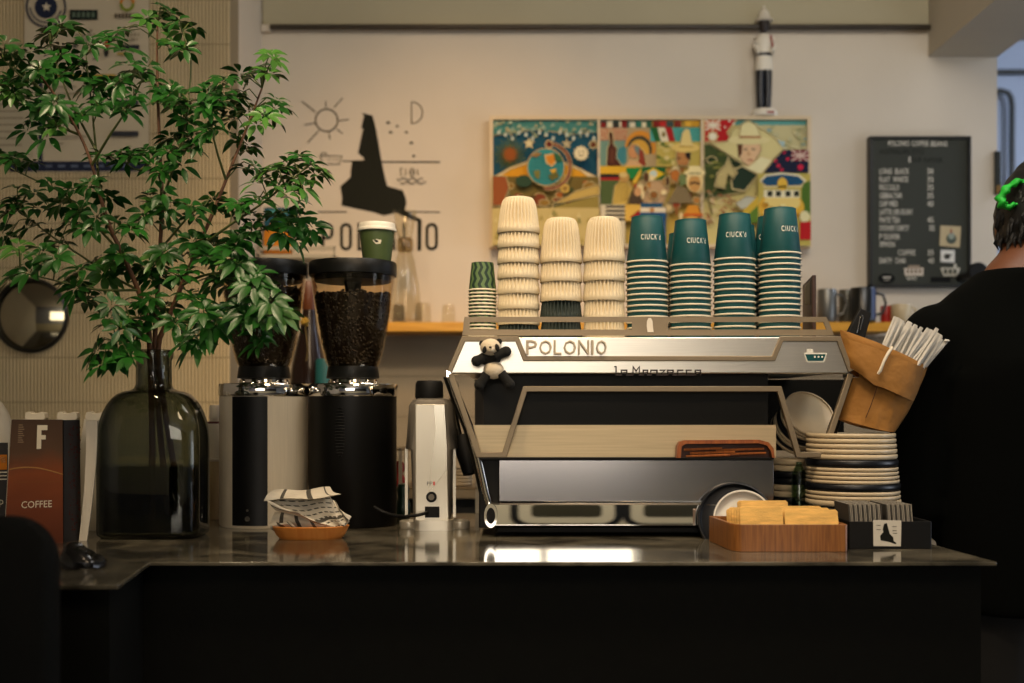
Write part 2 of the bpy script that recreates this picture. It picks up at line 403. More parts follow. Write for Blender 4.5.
lamp('fill_front_wall', 'AREA', (.3, -1.7, 2.75), (.3, -3.0, .7), 75, '#f8f5f4', 1.0)  # added light on the unseen front wall, so the steel mirrors it brighter
SC.view_settings.view_transform = 'Standard'; SC.view_settings.look = 'None'; SC.view_settings.gamma = 1; SC.view_settings.use_curve_mapping = False
SC.view_settings.exposure = 0.0
# ================================================================ espresso machine (its customer side)
YM = 2.07
steel = mat('brushed_steel', '#d8d2c6', .3, 1.0, var=.05, vscale=12, aniso=(1, 1, 60))
taupe = mat('satin_trim', '#867862', .45, .6)
dark = mat('dark_enamel', '#0c0c08', .5, .0, spec=.2)
mirror = mat('mirror_chrome', '#e0dcd2', .012, 1.0)
chrome = mat('chrome', '#e6e2da', .06, 1.0)
beige = mat('splash_steel', '#c2b08e', .42, .45, var=.08, vscale=8, aniso=(1, 1, 40))
bluegrey = mat('mirror_steel', '#aaa7a6', .16, 1.0)
rubber = mat('black_rubber', '#090908', .6, spec=.25)
em = thing('espresso_machine', (P(640, 0, 2.3).x, 2.3, CT), 'wide steel espresso machine with angled frame and stacks of cups on its roof', 'espresso machine')
def M_(x, y, Y=YM): return P(x, y, Y)
# hood
b = MB(); b.prism([M_(464, 337), M_(838, 337), M_(850, 373.5), M_(450, 373.5)], (0, .05, 0), steel)
b.build('hood_panel', parent=em, bevel=.002)
b = MB()
pz0 = [(449.5, 371.5), (463.5, 339), (517, 339), (525, 358.6), (773, 358.6), (781, 339), (838, 339), (850, 371.5)]
b.stroke([M_(x, y, YM - .0005) for x, y in pz0], sx(5.0, YM), .006, taupe); b.build('hood_frame', parent=em, bevel=.001)
# dark recess, splash plate and the V-shaped trim strip
Yr = 2.15
b = MB(); b.prism([M_(484, 374, 2.1), M_(768, 374, 2.1), M_(768, 458, 2.1), M_(484, 458, 2.1)], (0, .30, 0), dark)
b.build('recess_panel', parent=em)
b = MB(); b.prism([M_(470, 425, 2.098), M_(776, 425, 2.098), M_(776, 457.5, 2.098), M_(481, 457.5, 2.098)], (0, .004, 0), beige)
b.build('splash_plate', parent=em)
b = MB()
vz = [(451, 374), (478.6, 454.5), (504.5, 454.5), (525, 389), (778, 389), (797, 454.5), (822, 454.5), (849, 374)]
b.stroke([M_(x, y, 2.082) for x, y in vz], sx(5.5, YM), .012, taupe); b.build('trim_strip', parent=em, bevel=.001)
# lower mirror panel, dark side block, chrome bumper, base
b = MB(); pA_, pB_ = M_(499, 501.5, 2.072), M_(774, 460, 2.072); tl_ = .03 * (pB_.z - pA_.z)
b.prism([pA_, Vector((pB_.x, pA_.y, pA_.z)), Vector((pB_.x, pA_.y + tl_, pB_.z)), Vector((pA_.x, pA_.y + tl_, pB_.z))], (0, .04, 0), bluegrey); b.build('lower_panel', parent=em, bevel=.001)
b = MB(); b.box(M_(480, 459.4, 2.07), M_(774, 457.6, 2.07) + Vector((0, .05, 0)), rubber); b.build('ledge', parent=em)
b = MB(); b.box(M_(479, 528, 2.09), M_(499, 459, 2.09) + Vector((0, .3, 0)), dark); b.box(M_(499, 528, 2.12), M_(766, 459, 2.12) + Vector((0, .33, 0)), dark); b.build('lower_body', parent=em, bevel=.002)
b = MB()
pts = []
zc = M_(0, 515, 2.065).z; hr = sx(12, 2.065)
ring = []
for xx in (M_(488, 0).x, M_(772, 0).x):
    ring.append([Vector((xx, 2.062 + .02 * hr * (i / 7 - 1) + .008 * (abs(i / 7 - 1) > .99) + .00008 * (i / 7 - 1) ** 2, zc + hr * (i / 7 - 1))) for i in range(15)] + [Vector((xx, 2.09, zc + hr)), Vector((xx, 2.09, zc - hr))])
b.loft(ring, mirror); b.build('bumper', parent=em, smooth=12)
b = MB(); 
for q, mm in ((1.0, chrome), (.66, rubber)):
    rr = []
    for d in ((0.0, .004) if q == 1 else (-.0015, .001)):
        rr.append([Vector((M_(491, 0).x + .012 * q * math.cos(a), 2.05 + d, zc + hr * q * math.sin(a))) for a in [2 * PI * i / 24 for i in range(24)]])
    b.loft(rr, mm)
b.build('bumper_end', parent=em, smooth=40)
b = MB(); b.box(M_(496, 533.5, 2.085), M_(772, 526.5, 2.085) + Vector((0, .34, 0)), rubber); b.build('base', parent=em, bevel=.003)
for fx, fy2 in ((505, 2.12), (762, 2.12), (505, 2.38), (762, 2.38)):
    b = MB(); x = (fx - 512) * 2.12 / F; b.lathe([(.018, CT), (.02, CT + .004), (.016, CT + .014)], 16, (x, fy2, 0), rubber); b.build('foot', parent=em, smooth=40)
# polished side arms
def arm(side):
    X = lambda x: x if side < 0 else 1301 - x
    b = MB(); path = [(450, 376), (458, 398), (470, 428), (478, 456)] + ([(486, 492), (492, 512)] if side < 0 else [])
    b.tube([M_(X(x), y, 2.085) for x, y in path], .0075 if side < 0 else .005, 10, chrome if side < 0 else dark); b.tube([M_(X(x - 2), y, 2.13) for x, y in path], .01, 10, dark)
    b.build('side_arm', parent=em, smooth=60)
    b = MB(); b.box(M_(X(450) - 4.5, 378, 2.075), M_(X(450) + 4.5, 370, 2.1), chrome); b.build('hinge_cap', parent=em, bevel=.002)
    if side > 0: return
    b = MB(); b.prism([M_(X(480), 458, 2.1), M_(X(495), 527, 2.1), M_(X(500), 527, 2.1), M_(X(500), 458, 2.1)], (0, .3, 0), dark); b.build('side_panel', parent=em)
arm(-1); arm(1)
b = MB(); b.box((M_(768, 0).x, 2.45, M_(0, 458).z), (M_(905, 0).x, 2.465, M_(0, 374).z), dark); b.build('dark_backing', parent=em)  # dark sheet added to darken the opening behind the saucers
b = MB(); b.box((M_(468, 0).x, 2.45, M_(0, 458).z), (M_(500, 0).x, 2.465, M_(0, 374).z), mat('backing_brown', '#2a2318', .5)); b.build('dark_backing', parent=em)  # brown sheet added to darken the view through the left of the frame
# roof and cup tray
ZT = P(0, 341, 2.2).z
b = MB(); b.box((P(464, 0, YM).x, 2.125, M_(0, 373, YM).z), (P(838, 0, YM).x, 2.5, ZT), steel); b.build('cup_tray', parent=em, bevel=.003)
b = MB(); b.box((P(500, 0, YM).x, 2.3, CT + .1), (P(768, 0, YM).x, 2.48, M_(0, 374, YM).z), dark); b.build('boiler_body', parent=em, bevel=.004)
# rail
YRL = 2.1
b = MB(); R = lambda x, y: P(x, y, YRL)
b.prism([R(464.5, 316.8), R(826, 316.8), R(829, 322), R(463.5, 322)], (0, .003, 0), taupe); b.prism([R(463, 329.5), R(832, 329.5), R(834, 335.5), R(462, 335.5)], (0, .003, 0), taupe)
b.prism([R(463.6, 322), R(470, 322), R(469.5, 329.5), R(463, 329.5)], (0, .003, 0), taupe); b.prism([R(632, 322), R(668, 322), R(668, 329.5), R(632, 329.5)], (0, .003, 0), taupe)
b.prism([R(823.5, 322), R(829, 322), R(832, 329.5), R(826.5, 329.5)], (0, .003, 0), taupe)
b.box((R(462, 0).x, YRL, ZT - .012), (R(834, 0).x, 2.128, ZT - .006), taupe)
rl = b.build('cup_rail', parent=em)
b = MB(); W = mat('white_print', '#d8d0c0', .6)
b.prism([P(x, y, YRL - .0012) for x, y in ((648.5, 318), (651, 318), (652.5, 321), (653, 327), (653.6, 332), (647.6, 332), (646.8, 326), (647, 321))], (0, .0012, 0), W); b.build('emblem', parent=rl)
# raised letters and script badge
b = MB(); word = 'POLONIO'; ws = [13.2, 14.5, 9.8, 14.5, 13, 5, 12.5]; x = 526
cream = mat('letter_metal', '#b3a58c', .5, .3)
for ch, w_ in zip(word, ws):
    wv = w_ - (1.5 if ch == 'I' else 2.2)
    if ch == 'I': wv = 2.2
    vs, fs = text_fit(ch, x, 340.5, x + wv, 354.6, YM - .001, .012); solid_text(b, vs, fs, .012, cream); x += w_
b.build('raised_lettering', parent=em)
b = MB(); lg = mat('badge_dark', '#2a2018', .35, .3)
S = lambda p: P(590 + p[0] / 7.31, 330 + p[1] / 7.31, YM - .0005)
def line(pts, w=1.1): b.stroke([S(p) for p in pts], sx(w, YM), .003, lg)
line([(176, 268), (190, 268), (190, 329), (228, 329), (228, 294), (268, 294), (268, 329), (314, 329)], 1.3)
line([(228, 312), (268, 312)])
line([(314, 329), (314, 268), (336, 300), (360, 268), (360, 329), (388, 329), (388, 294), (420, 294), (420, 329), (444, 329), (444, 294), (488, 294), (488, 329), (508, 329)], 1.3); line([(388, 312), (420, 312)])
line([(508, 294), (546, 294), (512, 329), (566, 329), (566, 294), (606, 294), (606, 329), (640, 329)], 1.3); line([(566, 312), (606, 312)])
line([(680, 294), (640, 294), (640, 329), (704, 329)], 1.3); line([(742, 294), (704, 294), (704, 329), (770, 329), (770, 294), (806, 294), (806, 332)], 1.3); line([(770, 312), (806, 312)])
b.build('badge', parent=em)
# boat sticker
b = MB(); S5 = lambda x, y, o: P(690 + x / 6.02, 310 + y / 6.02, YM - o)
b.prism([S5(x, y, .001) for x, y in ((684, 258), (704, 256), (704, 236), (740, 234), (742, 258), (826, 258), (808, 314), (704, 314))], (0, .001, 0), paint('#e2e0d4'))
b.prism([S5(x, y, .0016) for x, y in ((694, 266), (817, 266), (802, 306), (709, 306))], (0, .0006, 0), paint('#17494a'))
for x in (752, 774, 796): b.prism([S5(x + 6 * math.cos(a), 282 + 6 * math.sin(a), .002) for a in [PI * i / 4 for i in range(8)]], (0, .0004, 0), paint('#e2e0d4'))
b.build('boat_sticker', parent=em)
# wand and portafilter handle showing past the left side
b = MB(); b.tube([P(456, 384, 2.2), P(452, 400, 2.24), P(458, 430, 2.27), P(464, 452, 2.28)], .006, 10, chrome); b.build('steam_wand', parent=em, smooth=60)
b = MB(); b.tube([P(463, 436, 2.26), P(466, 452, 2.25), P(470, 474, 2.24)], [.016, .021, .014], 12, rubber); b.build('portafilter_handle', parent=em, smooth=60)
# wooden tray with stirrers on the ledge
tw = wood('tray_wood', '#7a3d14', '#9a5520', (40, 4, 4), .4)
tr = thing('stirrer_tray', P(724, 457.5, 2.075), 'reddish wooden tray standing on the ledge of the espresso machine', 'tray')
b = MB(); z0 = P(0, 457.5, 2.075).z; xa, xb = P(675, 0, 2.06).x, P(771, 0, 2.06).x; zh = sx(17, 2.06)
def rrect(x0, x1, y0, y1, r, z, n=5):
    out = []
    for cx, cy, a0 in ((x1 - r, y1 - r, 0), (x0 + r, y1 - r, PI/2), (x0 + r, y0 + r, PI), (x1 - r, y0 + r, 1.5 * PI)):
        for i in range(n + 1): a = a0 + PI / 2 * i / n; out.append(Vector((cx + r * math.cos(a), cy + r * math.sin(a), z)))
    return out
def open_box(b, x0, x1, y0, y1, r, z0, z1, t, m, flare=0.0, zin=.004):
    f = flare
    b.loft([rrect(x0, x1, y0, y1, r, z0), rrect(x0 - f, x1 + f, y0 - f, y1 + f, r, z1), rrect(x0 - f + t, x1 + f - t, y0 - f + t, y1 + f - t, max(r - t, .001), z1), rrect(x0 + t, x1 - t, y0 + t, y1 - t, max(r - t, .001), z0 + zin)], m)
# the tray leans up against the splash plate: shallow dish seen from its open side
A = lambda x, y, Y: P(x, y, Y)
ro = [(675, 457.4), (675.5, 446), (678, 441.5), (683, 440), (757, 439.5), (766, 442), (771, 448), (772, 457.4)]
ri = [(770, 457.4), (768, 450), (764, 445), (757, 443), (684, 443.5), (680, 446), (679, 457.4)]
b.prism([A(x, y, 2.088) for x, y in ro], (0, -.004, 0), mat('tray_bottom', '#4a2209', .5)); 
b.prism([A(x, y, 2.084) for x, y in ro + ri], (0, -.022, 0), tw); b.build('dish', parent=tr)
for i, (x0, x1, y) in enumerate(((684, 722, 449), (690, 735, 452.5), (716, 764, 449.5), (722, 766, 453.5), (686, 730, 455.5))):
    b = MB(); b.tube([P(x0, y + .8, 2.074), P(x1, y - .6, 2.070)], .0022, 6, wood('stick_wood', '#8a4a1c', '#a5602a', (40, 4, 4)))
    tag(b.build('stirrer', smooth=50), 'thin brown wooden stirrer lying in the reddish wooden tray on the machine', 'stirrer', 'stirrers in the wooden tray')

# panda toy
YP = 2.045
fur_w = mat('plush_cream', '#d6c8ae', .95, bump=.5, bscale=500); fur_b = mat('plush_black', '#11110e', .95, bump=.5, bscale=500)
pd = thing('panda_toy', P(493, 386, YP), 'small black and cream plush panda clinging to the steel hood', 'toy')
b = MB(); b.ball(P(489.5, 358.5, YP), (.021, .014, .013), fur_b); b.ball(P(493.5, 370, YP - .003), (.0185, .014, .0165), fur_w); b.build('body', parent=pd, smooth=80)
b = MB(); b.ball(P(490.5, 347.3, YP - .008), (.0185, .015, .0158), fur_w, 20); hd = b.build('head', parent=pd, smooth=80)
for x, y in ((482, 343.5), (499, 341.5)):
    b = MB(); b.ball(P(x, y, YP - .004), (.0055, .004, .0055), fur_b, 12); b.build('ear', parent=hd, smooth=80)
for x, y, r in ((484.8, 349.5, .3), (497, 347.5, -.3)):
    b = MB(); b.ball(P(x, y, YP - .0195), (.0042, .003, .0068), fur_b, 12, Matrix.Rotation(r, 3, 'Y')); b.build('eye_patch', parent=hd, smooth=80)
b = MB(); b.ball(P(490.6, 349.5, YP - .0225), (.0068, .004, .005), fur_w, 12); b.build('muzzle', parent=hd, smooth=80)
b = MB(); b.ball(P(490.4, 347.2, YP - .0265), (.0028, .002, .0018), fur_b, 10); b.build('nose', parent=hd, smooth=80)
for pts in (((484, 357.5), (476.5, 361)), ((495, 356.5), (506, 351.5))):
    b = MB(); q = [P(x, y, YP - .012) for x, y in pts]; b.tube([q[0], q[0].lerp(q[1], .5), q[1]], [.009, .0085, .0095], 12, fur_b); b.ball(q[1], .0098, fur_b, 12); b.build('arm', parent=pd, smooth=80)
for pts in (((487, 374), (479.5, 385)), ((501, 373), (509.5, 384))):
    b = MB(); q = [P(x, y, YP - .006) for x, y in pts]; b.tube([q[0], q[0].lerp(q[1], .5), q[1]], [.009, .0085, .009], 12, fur_b); b.ball(q[1], .0098, fur_b, 12); b.build('leg', parent=pd, smooth=80)

# ================================================================ cups on the roof
def conical_logo(b, s, z0, z1, R0, R1, H, a_mid, width, m):
    vs, fs = text_geo(s, 1, 2, 1.3)
    ax = min(v.x for v in vs); bx_ = max(v.x for v in vs); ay = min(v.y for v in vs); by_ = max(v.y for v in vs); out = []
    for v in vs:
        z = z0 + (v.y - ay) / (by_ - ay) * (z1 - z0); r = R0 + (R1 - R0) * z / H + .0004
        a = a_mid + ((v.x - ax) / (bx_ - ax) - .5) * width / r
        out.append(Vector((r * math.cos(a), r * math.sin(a), z)))
    b.add(out, fs, m)
cream_p = mat('cream_paper', '#cfc0a0', .75, var=.04, vscale=40); dkgreen = mat('dark_ribbed_paper', '#16241e', .7)
teal = mat('teal_paper', '#0b4a4c', .5, var=.08, vscale=30); rimw = mat('paper_rim', '#d8cfb8', .55)
def ribbed_proto(m, name, hs=1.0):
    t = thing(name, (0, 0, 0), None, 'cup'); b = MB(); H, R0, R1 = .070, .0408, .0300
    N = 32
    def wob(r, z, a):
        k = min(1, max(0, (z - .011) / .004)) * min(1, max(0, (H * hs - .004 - z) / .006))
        return r - .0046 * k * (.5 - .5 * math.cos(N * a)) ** 1.6
    prof = [(R0 - .0008, 0), (R0, .001), (R0 + .0002, .008), (R0 - .0002, .012), (R0 - .0012, .018), (R0 - .0027, .030), (R0 - .0047, .044), (R0 - .0067, .055), (R0 - .0092, .0635), (R1 - .001, .0668), (R1 - .003, .069), (R1 - .006, .070), (R1 - .0075, .0685), (0.0, .0685)]
    prof = [(r, z if z < .012 else .012 + (z - .012) * (H * hs - .012) / (H - .012)) for r, z in prof]
    b.lathe(prof, N * 8, (0, 0, 0), m, wob=wob)
    inn = [(R0 - .0008, 0), (R0 - .0028, .012), (R0 - .0050, .034), (R0 - .0105, .055), (R1 - .007, .064), (0.0, .066)]
    inn = [(r, z * hs) for r, z in inn]
    b.lathe([(r - .0008 if z > .0005 else r, z - (.0008 if z > .06 else 0)) for r, z in prof[:-4]] + [(prof[-4][0] - .001, prof[-4][1] - .003), (0, prof[-4][1] - .003)], N * 8, (0, 0, 0), m, wob=wob)
    b.build('wall', parent=t, smooth=60); return t
def teal_proto():
    t = thing('teal_cup', (0, 0, 0), None, 'cup'); b = MB(); H, R0, R1 = .0900, .0395, .0300
    b.lathe([(R0 - .001, .003), (R0 - .0003, .004), (R1 + .0004, H - .006), (R1 + .0001, H - .0052), (R1 + .0001, H - .0008), (R1 - .0012, H), (R1 - .003, H - .0004), (R1 - .004, H - .004), (0, H - .004)], 48, (0, 0, 0), teal)
    b.lathe([(R0 - .0006, .003), (R1 + .0002, H - .006), (0, H - .0055)], 48, (0, 0, 0), rimw); b.build('wall', parent=t, smooth=45)
    b = MB(); b.lathe([(R0 - .0005, .0004), (R0 + .0006, .0), (R0 + .0016, .0009), (R0 + .0018, .0022), (R0 + .001, .0034), (R0 - .0003, .0036), (R0 - .0005, .0004)], 48, (0, 0, 0), rimw); b.build('rim', parent=t, smooth=80)
    b = MB(); conical_logo(b, "CIUCK'd", .042, .0528, R0, R1, H, 0, .040, mat('logo_white', '#e6e2d2', .6)); b.build('logo', parent=t); return t
def zig_proto():
    t = thing('striped_cup', (0, 0, 0), None, 'cup'); b = MB(); H, R0, R1 = .0548, .0268, .0212
    g1, g2 = mat('stripe_light_green', '#557043', .6), mat('stripe_dark_green', '#0b2c1e', .6)
    n, rows = 96, 24; vs = []; fs = []
    for j in range(rows + 1):
        z = .003 + (H - .003) * j / rows; r = R0 + (R1 - R0) * z / H
        for i in range(n): a = 2 * PI * (i / n) + .11 * (abs(((z / .022) % 1) * 2 - 1) * 2 - 1); vs.append((r * math.cos(a), r * math.sin(a), z))
    b.mi(g1); b.mi(g2)
    for par in (0, 1):
        ff = [(j * n + i, j * n + (i + 1) % n, (j + 1) * n + (i + 1) % n, (j + 1) * n + i) for j in range(rows) for i in range(n) if (i // 4) % 2 == par]
        b.add(vs, ff, g2 if par else g1)
    b.lathe([(R1, H), (R1 - .0015, H + .0004), (R1 - .003, H - .003), (0, H - .003)], 32, (0, 0, 0), g2)
    b.lathe([(R0 - .0003, .003), (R1 - .0001, H - .0035), (0, H - .0035)], 96, (0, 0, 0), rimw); b.build('wall', parent=t, smooth=45, fix=False)
    b = MB(); b.lathe([(R0 - .0003, .0004), (R0 + .0004, 0), (R0 + .0013, .0008), (R0 + .0014, .0018), (R0 + .0006, .0028), (R0 - .0002, .003), (R0 - .0003, .0004)], 40, (0, 0, 0), rimw); b.build('rim', parent=t, smooth=80); return t
rc = random.Random(3)
def stack(protos, cx, Y, ytop, n, desc, group, spin=None, dx=0.0, off=.004):
    """protos: list of n prototypes from the top down"""
    x = (cx - 512) * Y / F; zt_ = P(0, ytop, Y - .04).z - off; s = (zt_ - ZT - .0006) / (n - 1)
    for k in range(n):
        pr = protos[k]
        o = pr if not pr.get('label') else copy_tree(pr)
        f = 1 - k / (n - 1)
        o.location = (x + dx * f + rc.uniform(-.0001, .0001), Y + rc.uniform(-.0001, .0001), zt_ - k * s)
        o.rotation_euler.z = (spin if spin is not None and k == 0 else rc.uniform(0, 6.28))
        o['label'] = desc(k, n); o['group'] = group
cr, dk, te, zi = ribbed_proto(cream_p, 'ribbed_cup'), ribbed_proto(dkgreen, 'ribbed_cup'), teal_proto(), zig_proto()
ct_ = ribbed_proto(cream_p, 'ribbed_cup', 1.24)
def D(a, b): return lambda k, n: f'{a}, {place(k, n)} {b}'
def Dd(a, ad, b, nd):
    def f(k, n): return f'{ad if k >= n - nd else a}, {place(k, n)} {b}'
    return f
stack([cr] * 7 + [dk], 518.5, 2.2, 231.3, 8, Dd('upturned cream ribbed cup', 'dark green ribbed cup', 'in the tall cream stack', 1), 'ribbed cups in the tall cream stack', off=-.0005)
stack([ct_] * 3 + [dk] * 2, 561, 2.2, 261, 5, Dd('upturned cream ribbed cup', 'dark green ribbed cup', 'in the middle cream stack', 2), 'ribbed cups in the middle cream stack', off=.0003)
stack([ct_] * 5, 604, 2.2, 260, 5, D('upturned cream ribbed cup', 'in the cream stack beside the teal ones'), 'ribbed cups beside the teal stacks', off=.0003)
fr = -PI / 2
names4 = ['first teal stack beside cream cups', 'second teal stack from cream cups', 'third teal stack from cream cups', 'tallest teal stack']
for (cx, yt, n, sp, dx), nm in zip(((647.5, 259, 15, .12, -.001), (690.5, 262.5, 14, .22, 0), (734.5, 256.5, 14, -.1, 0), (779.5, 250.6, 16, .42, .001)), names4):
    stack([te] * n, cx, 2.2, yt, n, D('upturned teal paper cup', 'in ' + nm), 'teal cups in the ' + nm, fr + sp, dx)
for (cx, yt, n, sp), nm in zip(((684, 274, 13, 1.5), (739, 266, 14, 2.2), (773, 257, 15, -.55)), ('second front stack', 'third front stack', 'tallest front stack')):
    stack([te] * n, cx, 2.292, yt, n, D('teal paper cup', 'in rear stack behind ' + nm), 'teal cups in the rear stack behind the ' + nm, fr + sp)
stack([zi] * 15, 482.5, 2.2, 288, 15, D('small green zigzag paper cup', 'in the small-cup stack'), 'small zigzag cups on the machine', 0, off=.0022)
# ================================================================ coffee grinders
gb = mat('grinder_black', '#070706', .42, spec=.22); gsteel = mat('grinder_steel', '#d2c6ae', .45, .15, var=.06, vscale=10, aniso=(60, 60, 1))
hop = glass('hopper_glass', '#f3ecdf', .03, .7)
lidm = mat('hopper_lid', '#0c0d0b', .4, spec=.3)
bean_m = mat('coffee_bean', '#110905', .42, var=.5, vscale=60)
rb = random.Random(11)
YG = 2.295
def GZ(y): return P(0, y, YG).z
def bean_geo():
    b = MB(); b.ball((0, 0, 0), (.0052, .0038, .0028), None, 8); return b.v, b.f
BV, BF = bean_geo()
def hop_r(t, r0, r1): return r0 + (r1 - r0) * (t ** .62)
def grinder(cx, label, kind, bean_top, bean_label):
    x0 = (cx - 512) * YG / F; R = sx(43.5, YG); q = Vector((x0, YG, 0))
    g = thing('coffee_grinder', (x0, YG, CT), label, 'coffee grinder')
    zr0, zr1 = GZ(396.5), GZ(384)
    b = MB(); b.lathe([(R * .97, CT), (R, CT + .004), (R, zr0), (R * .9, zr0)], 64, q, gb if kind == 'black' else gsteel); b.build('body', parent=g, smooth=40)
    b = MB(); b.lathe([(R * .9, zr0), (R * 1.015, zr0), (R * 1.025, zr0 + .002), (R * 1.025, zr1 - .002), (R * 1.01, zr1), (R * .5, zr1 + .001), (0, zr1 + .001)], 64, q, chrome); b.build('top_ring', parent=g, smooth=40)
    f0 = -PI / 2
    if kind == 'steel':
        a0, a1 = f0 + math.asin(-22 / 43.5), f0 + math.asin(12.5 / 43.5); rr = R + .0015
        b = MB(); n = 14
        inner = []; outer = []
        for z in (CT + .006, zr0 - .001):
            outer.append([Vector((x0 + rr * math.cos(a0 + (a1 - a0) * i / n), YG + rr * math.sin(a0 + (a1 - a0) * i / n), z)) for i in range(n + 1)] + [Vector((x0 + (R - .01) * math.cos(a1), YG + (R - .01) * math.sin(a1), z)), Vector((x0 + (R - .01) * math.cos(a0), YG + (R - .01) * math.sin(a0), z))])
        b.loft(outer, gb); b.build('front_panel', parent=g, smooth=30)
        for (yy, r_) in ((510.5, .0022), (519, .0048)):
            a = f0 + math.asin((257.7 - 264) / 43.5); rr = R + .0015
            b = MB(); c = Vector((x0 + rr * math.cos(a), YG + rr * math.sin(a), P(0, yy, YG - R).z)); d = Vector((math.cos(a), math.sin(a), 0)); t = Vector((-d.y, d.x, 0))
            ring = lambda rad, off: [c + d * off + t * rad * math.cos(2 * PI * i / 16) + Vector((0, 0, rad * math.sin(2 * PI * i / 16))) for i in range(16)]
            b.loft([ring(r_, 0), ring(r_, .002), ring(r_ * .75, .002), ring(r_ * .75, .0008)], mat('button_ring', '#8a8478', .3, .9)); b.build('button', parent=g, smooth=40)
    else:
        b = MB(); rr = R + .0008
        for i in range(17):
            z = P(0, 408 + i * 3, YG - R).z; w_ = .11 * math.sqrt(max(.08, 1 - ((i - 8) / 8.6) ** 2)); a = f0 + math.asin(-6.5 / 43.5)
            b.tube([(x0 + rr * math.cos(a + w_ * t), YG + rr * math.sin(a + w_ * t), z) for t in (-1, -.5, 0, .5, 1)], .0014, 6, gb)
        b.build('vent', parent=g, smooth=60)
        b = MB(); a = f0 - .15; b.lathe([(.0, 0)] , 3) if False else None
        b.tube([(x0 + R * math.cos(a) , YG + R * math.sin(a), P(0, 512, YG - R).z), (x0 + (R + .006) * math.cos(a), YG + (R + .006) * math.sin(a), P(0, 512, YG - R).z)], .004, 12, gb); b.build('button', parent=g, smooth=40)
    # throat and hopper
    zc0, zc1 = GZ(378.5), GZ(368.5)
    b = MB(); b.lathe([(R * .5, zr1), (R * .54, zr1 + .003), (R * .52, zc0), (0, zc0)], 32, q, chrome); 
    for i in range(8): 
        a = 2 * PI * i / 8; b.ball(q + Vector((R * .53 * math.cos(a), R * .53 * math.sin(a), zr1 + .004)), .0045, chrome, 10)
    b.build('throat', parent=g, smooth=50)
    r0, r1 = sx(24, YG), sx(42, YG); zh = GZ(276)
    b = MB(); b.lathe([(r0 * 1.08, zc0), (r0 * 1.1, zc0 + .002), (r0 * 1.03, zc1 + .004), (r0 * .9, zc1 + .004)], 40, q, lidm); b.build('collar', parent=g, smooth=40)
    N = 14; prof = [(hop_r(i / N, r0, r1), zc1 + (zh - zc1) * i / N) for i in range(N + 1)]
    b = MB(); b.lathe([(r, z) for r, z in prof] + [(r1 + .0008, zh), (r1 - .0022, zh)] + [(r - .0022, z) for r, z in reversed(prof)], 48, q, hop); hp = b.build('hopper', parent=g, smooth=60)
    zl = GZ(263)
    b = MB(); b.lathe([(r1 * .9, zh - .012), (r1 * .93, zh - .002), (r1 * 1.03, zh - .001), (r1 * 1.04, zh + .004), (r1 * 1.04, zl - .003), (r1 * 1.02, zl), (r1 * .8, zl + .001), (0, zl + .001)], 48, q, lidm); ld = b.build('lid', parent=g, smooth=40)
    b = MB(); b.lathe([(.0, GZ(301)), (.013, GZ(300)), (.0165, GZ(288)), (.019, zh - .012)], 20, q, lidm); b.build('lid_stem', parent=ld, smooth=40)
    # beans: a mound with whole beans on its skin
    b = MB(); zb = GZ(bean_top); tb = (zb - zc1) / (zh - zc1)
    pr = [(0.0, zc1 + .002)] + [(hop_r(tb * i / 12, r0, r1) - .0042, zc1 + .003 + (zb - zc1) * i / 12) for i in range(13)] + [(r1 * .45, zb + .004), (0, zb + .002)]
    b.lathe(pr, 40, q, bean_m)
    def put(p):
        Rm = Euler((rb.uniform(0, 6), rb.uniform(0, 6), rb.uniform(0, 6))).to_matrix(); b.add([p + Rm @ v for v in BV], BF, bean_m)
    for k in range(520):
        t = rb.random(); z = zc1 + .006 + (zb - zc1) * t; r = hop_r(tb * t, r0, r1) - .0052; a = rb.uniform(-PI, .2)
        put(Vector((x0 + r * math.cos(a), YG + r * math.sin(a), z)))
    for k in range(130):
        r = (hop_r(tb, r0, r1) - .008) * math.sqrt(rb.random()); a = rb.uniform(0, 6.28); put(Vector((x0 + r * math.cos(a), YG + r * math.sin(a), zb + .002 + .005 * rb.random())))
    o = b.build('coffee_beans', smooth=80); tag(o, bean_label, 'coffee beans', None, 'stuff')
    return g
grinder(264, 'steel-sided coffee grinder with black front panel, behind the leaves', 'steel', 291, 'dark coffee beans in the hopper half hidden by leaves')
grinder(353, 'all-black coffee grinder with vent ribs and a green cup on its lid', 'black', 297, 'dark coffee beans in the hopper under the green takeaway cup')
# takeaway cup on the lid
zc = GZ(263) + .0012; YC = YG - .01
tk = thing('takeaway_cup', (P(377, 0, YC).x, YC, zc), 'olive green takeaway cup with white lid on the grinder', 'cup')
q = (P(377, 0, YC).x, YC, zc); hh = P(0, 232, YC).z - zc
gm = mat('olive_paper', '#42532a', .55, var=.06)
b = MB(); b.lathe([(.0278, 0), (.0282, .001), (.0352, hh + .004), (.034, hh + .004), (.027, .004), (0, .004)], 48, q, gm); b.build('wall', parent=tk, smooth=40)
wl = mat('lid_white', '#e2ddcd', .4)
b = MB(); b.lathe([(.0362, hh), (.0388, hh + .001), (.0392, hh + .004), (.0382, hh + .0065), (.0372, hh + .007), (.0366, hh + .014), (.0355, hh + .0165), (.0335, hh + .0165), (.0325, hh + .013), (0, hh + .013)], 48, q, wl); b.build('lid', parent=tk, smooth=35)
b = MB(); a = -PI / 2 + .12
def conep(u, v, off): # around the cup
    z = .036 + v; r = .0282 + .007 * z / hh + off; an = a + u / r
    return Vector((q[0] + r * math.cos(an), q[1] + r * math.sin(an), q[2] + z))
b.add([conep(u, v, .0005) for u, v in ((-.009, .003), (-.003, .003), (-.001, .0055), (.004, .0035), (.009, .0035), (.007, -.004), (-.002, -.005), (-.006, -.001))], [tuple(range(8))], mat('cup_print_light', '#d8d2bc', .6))
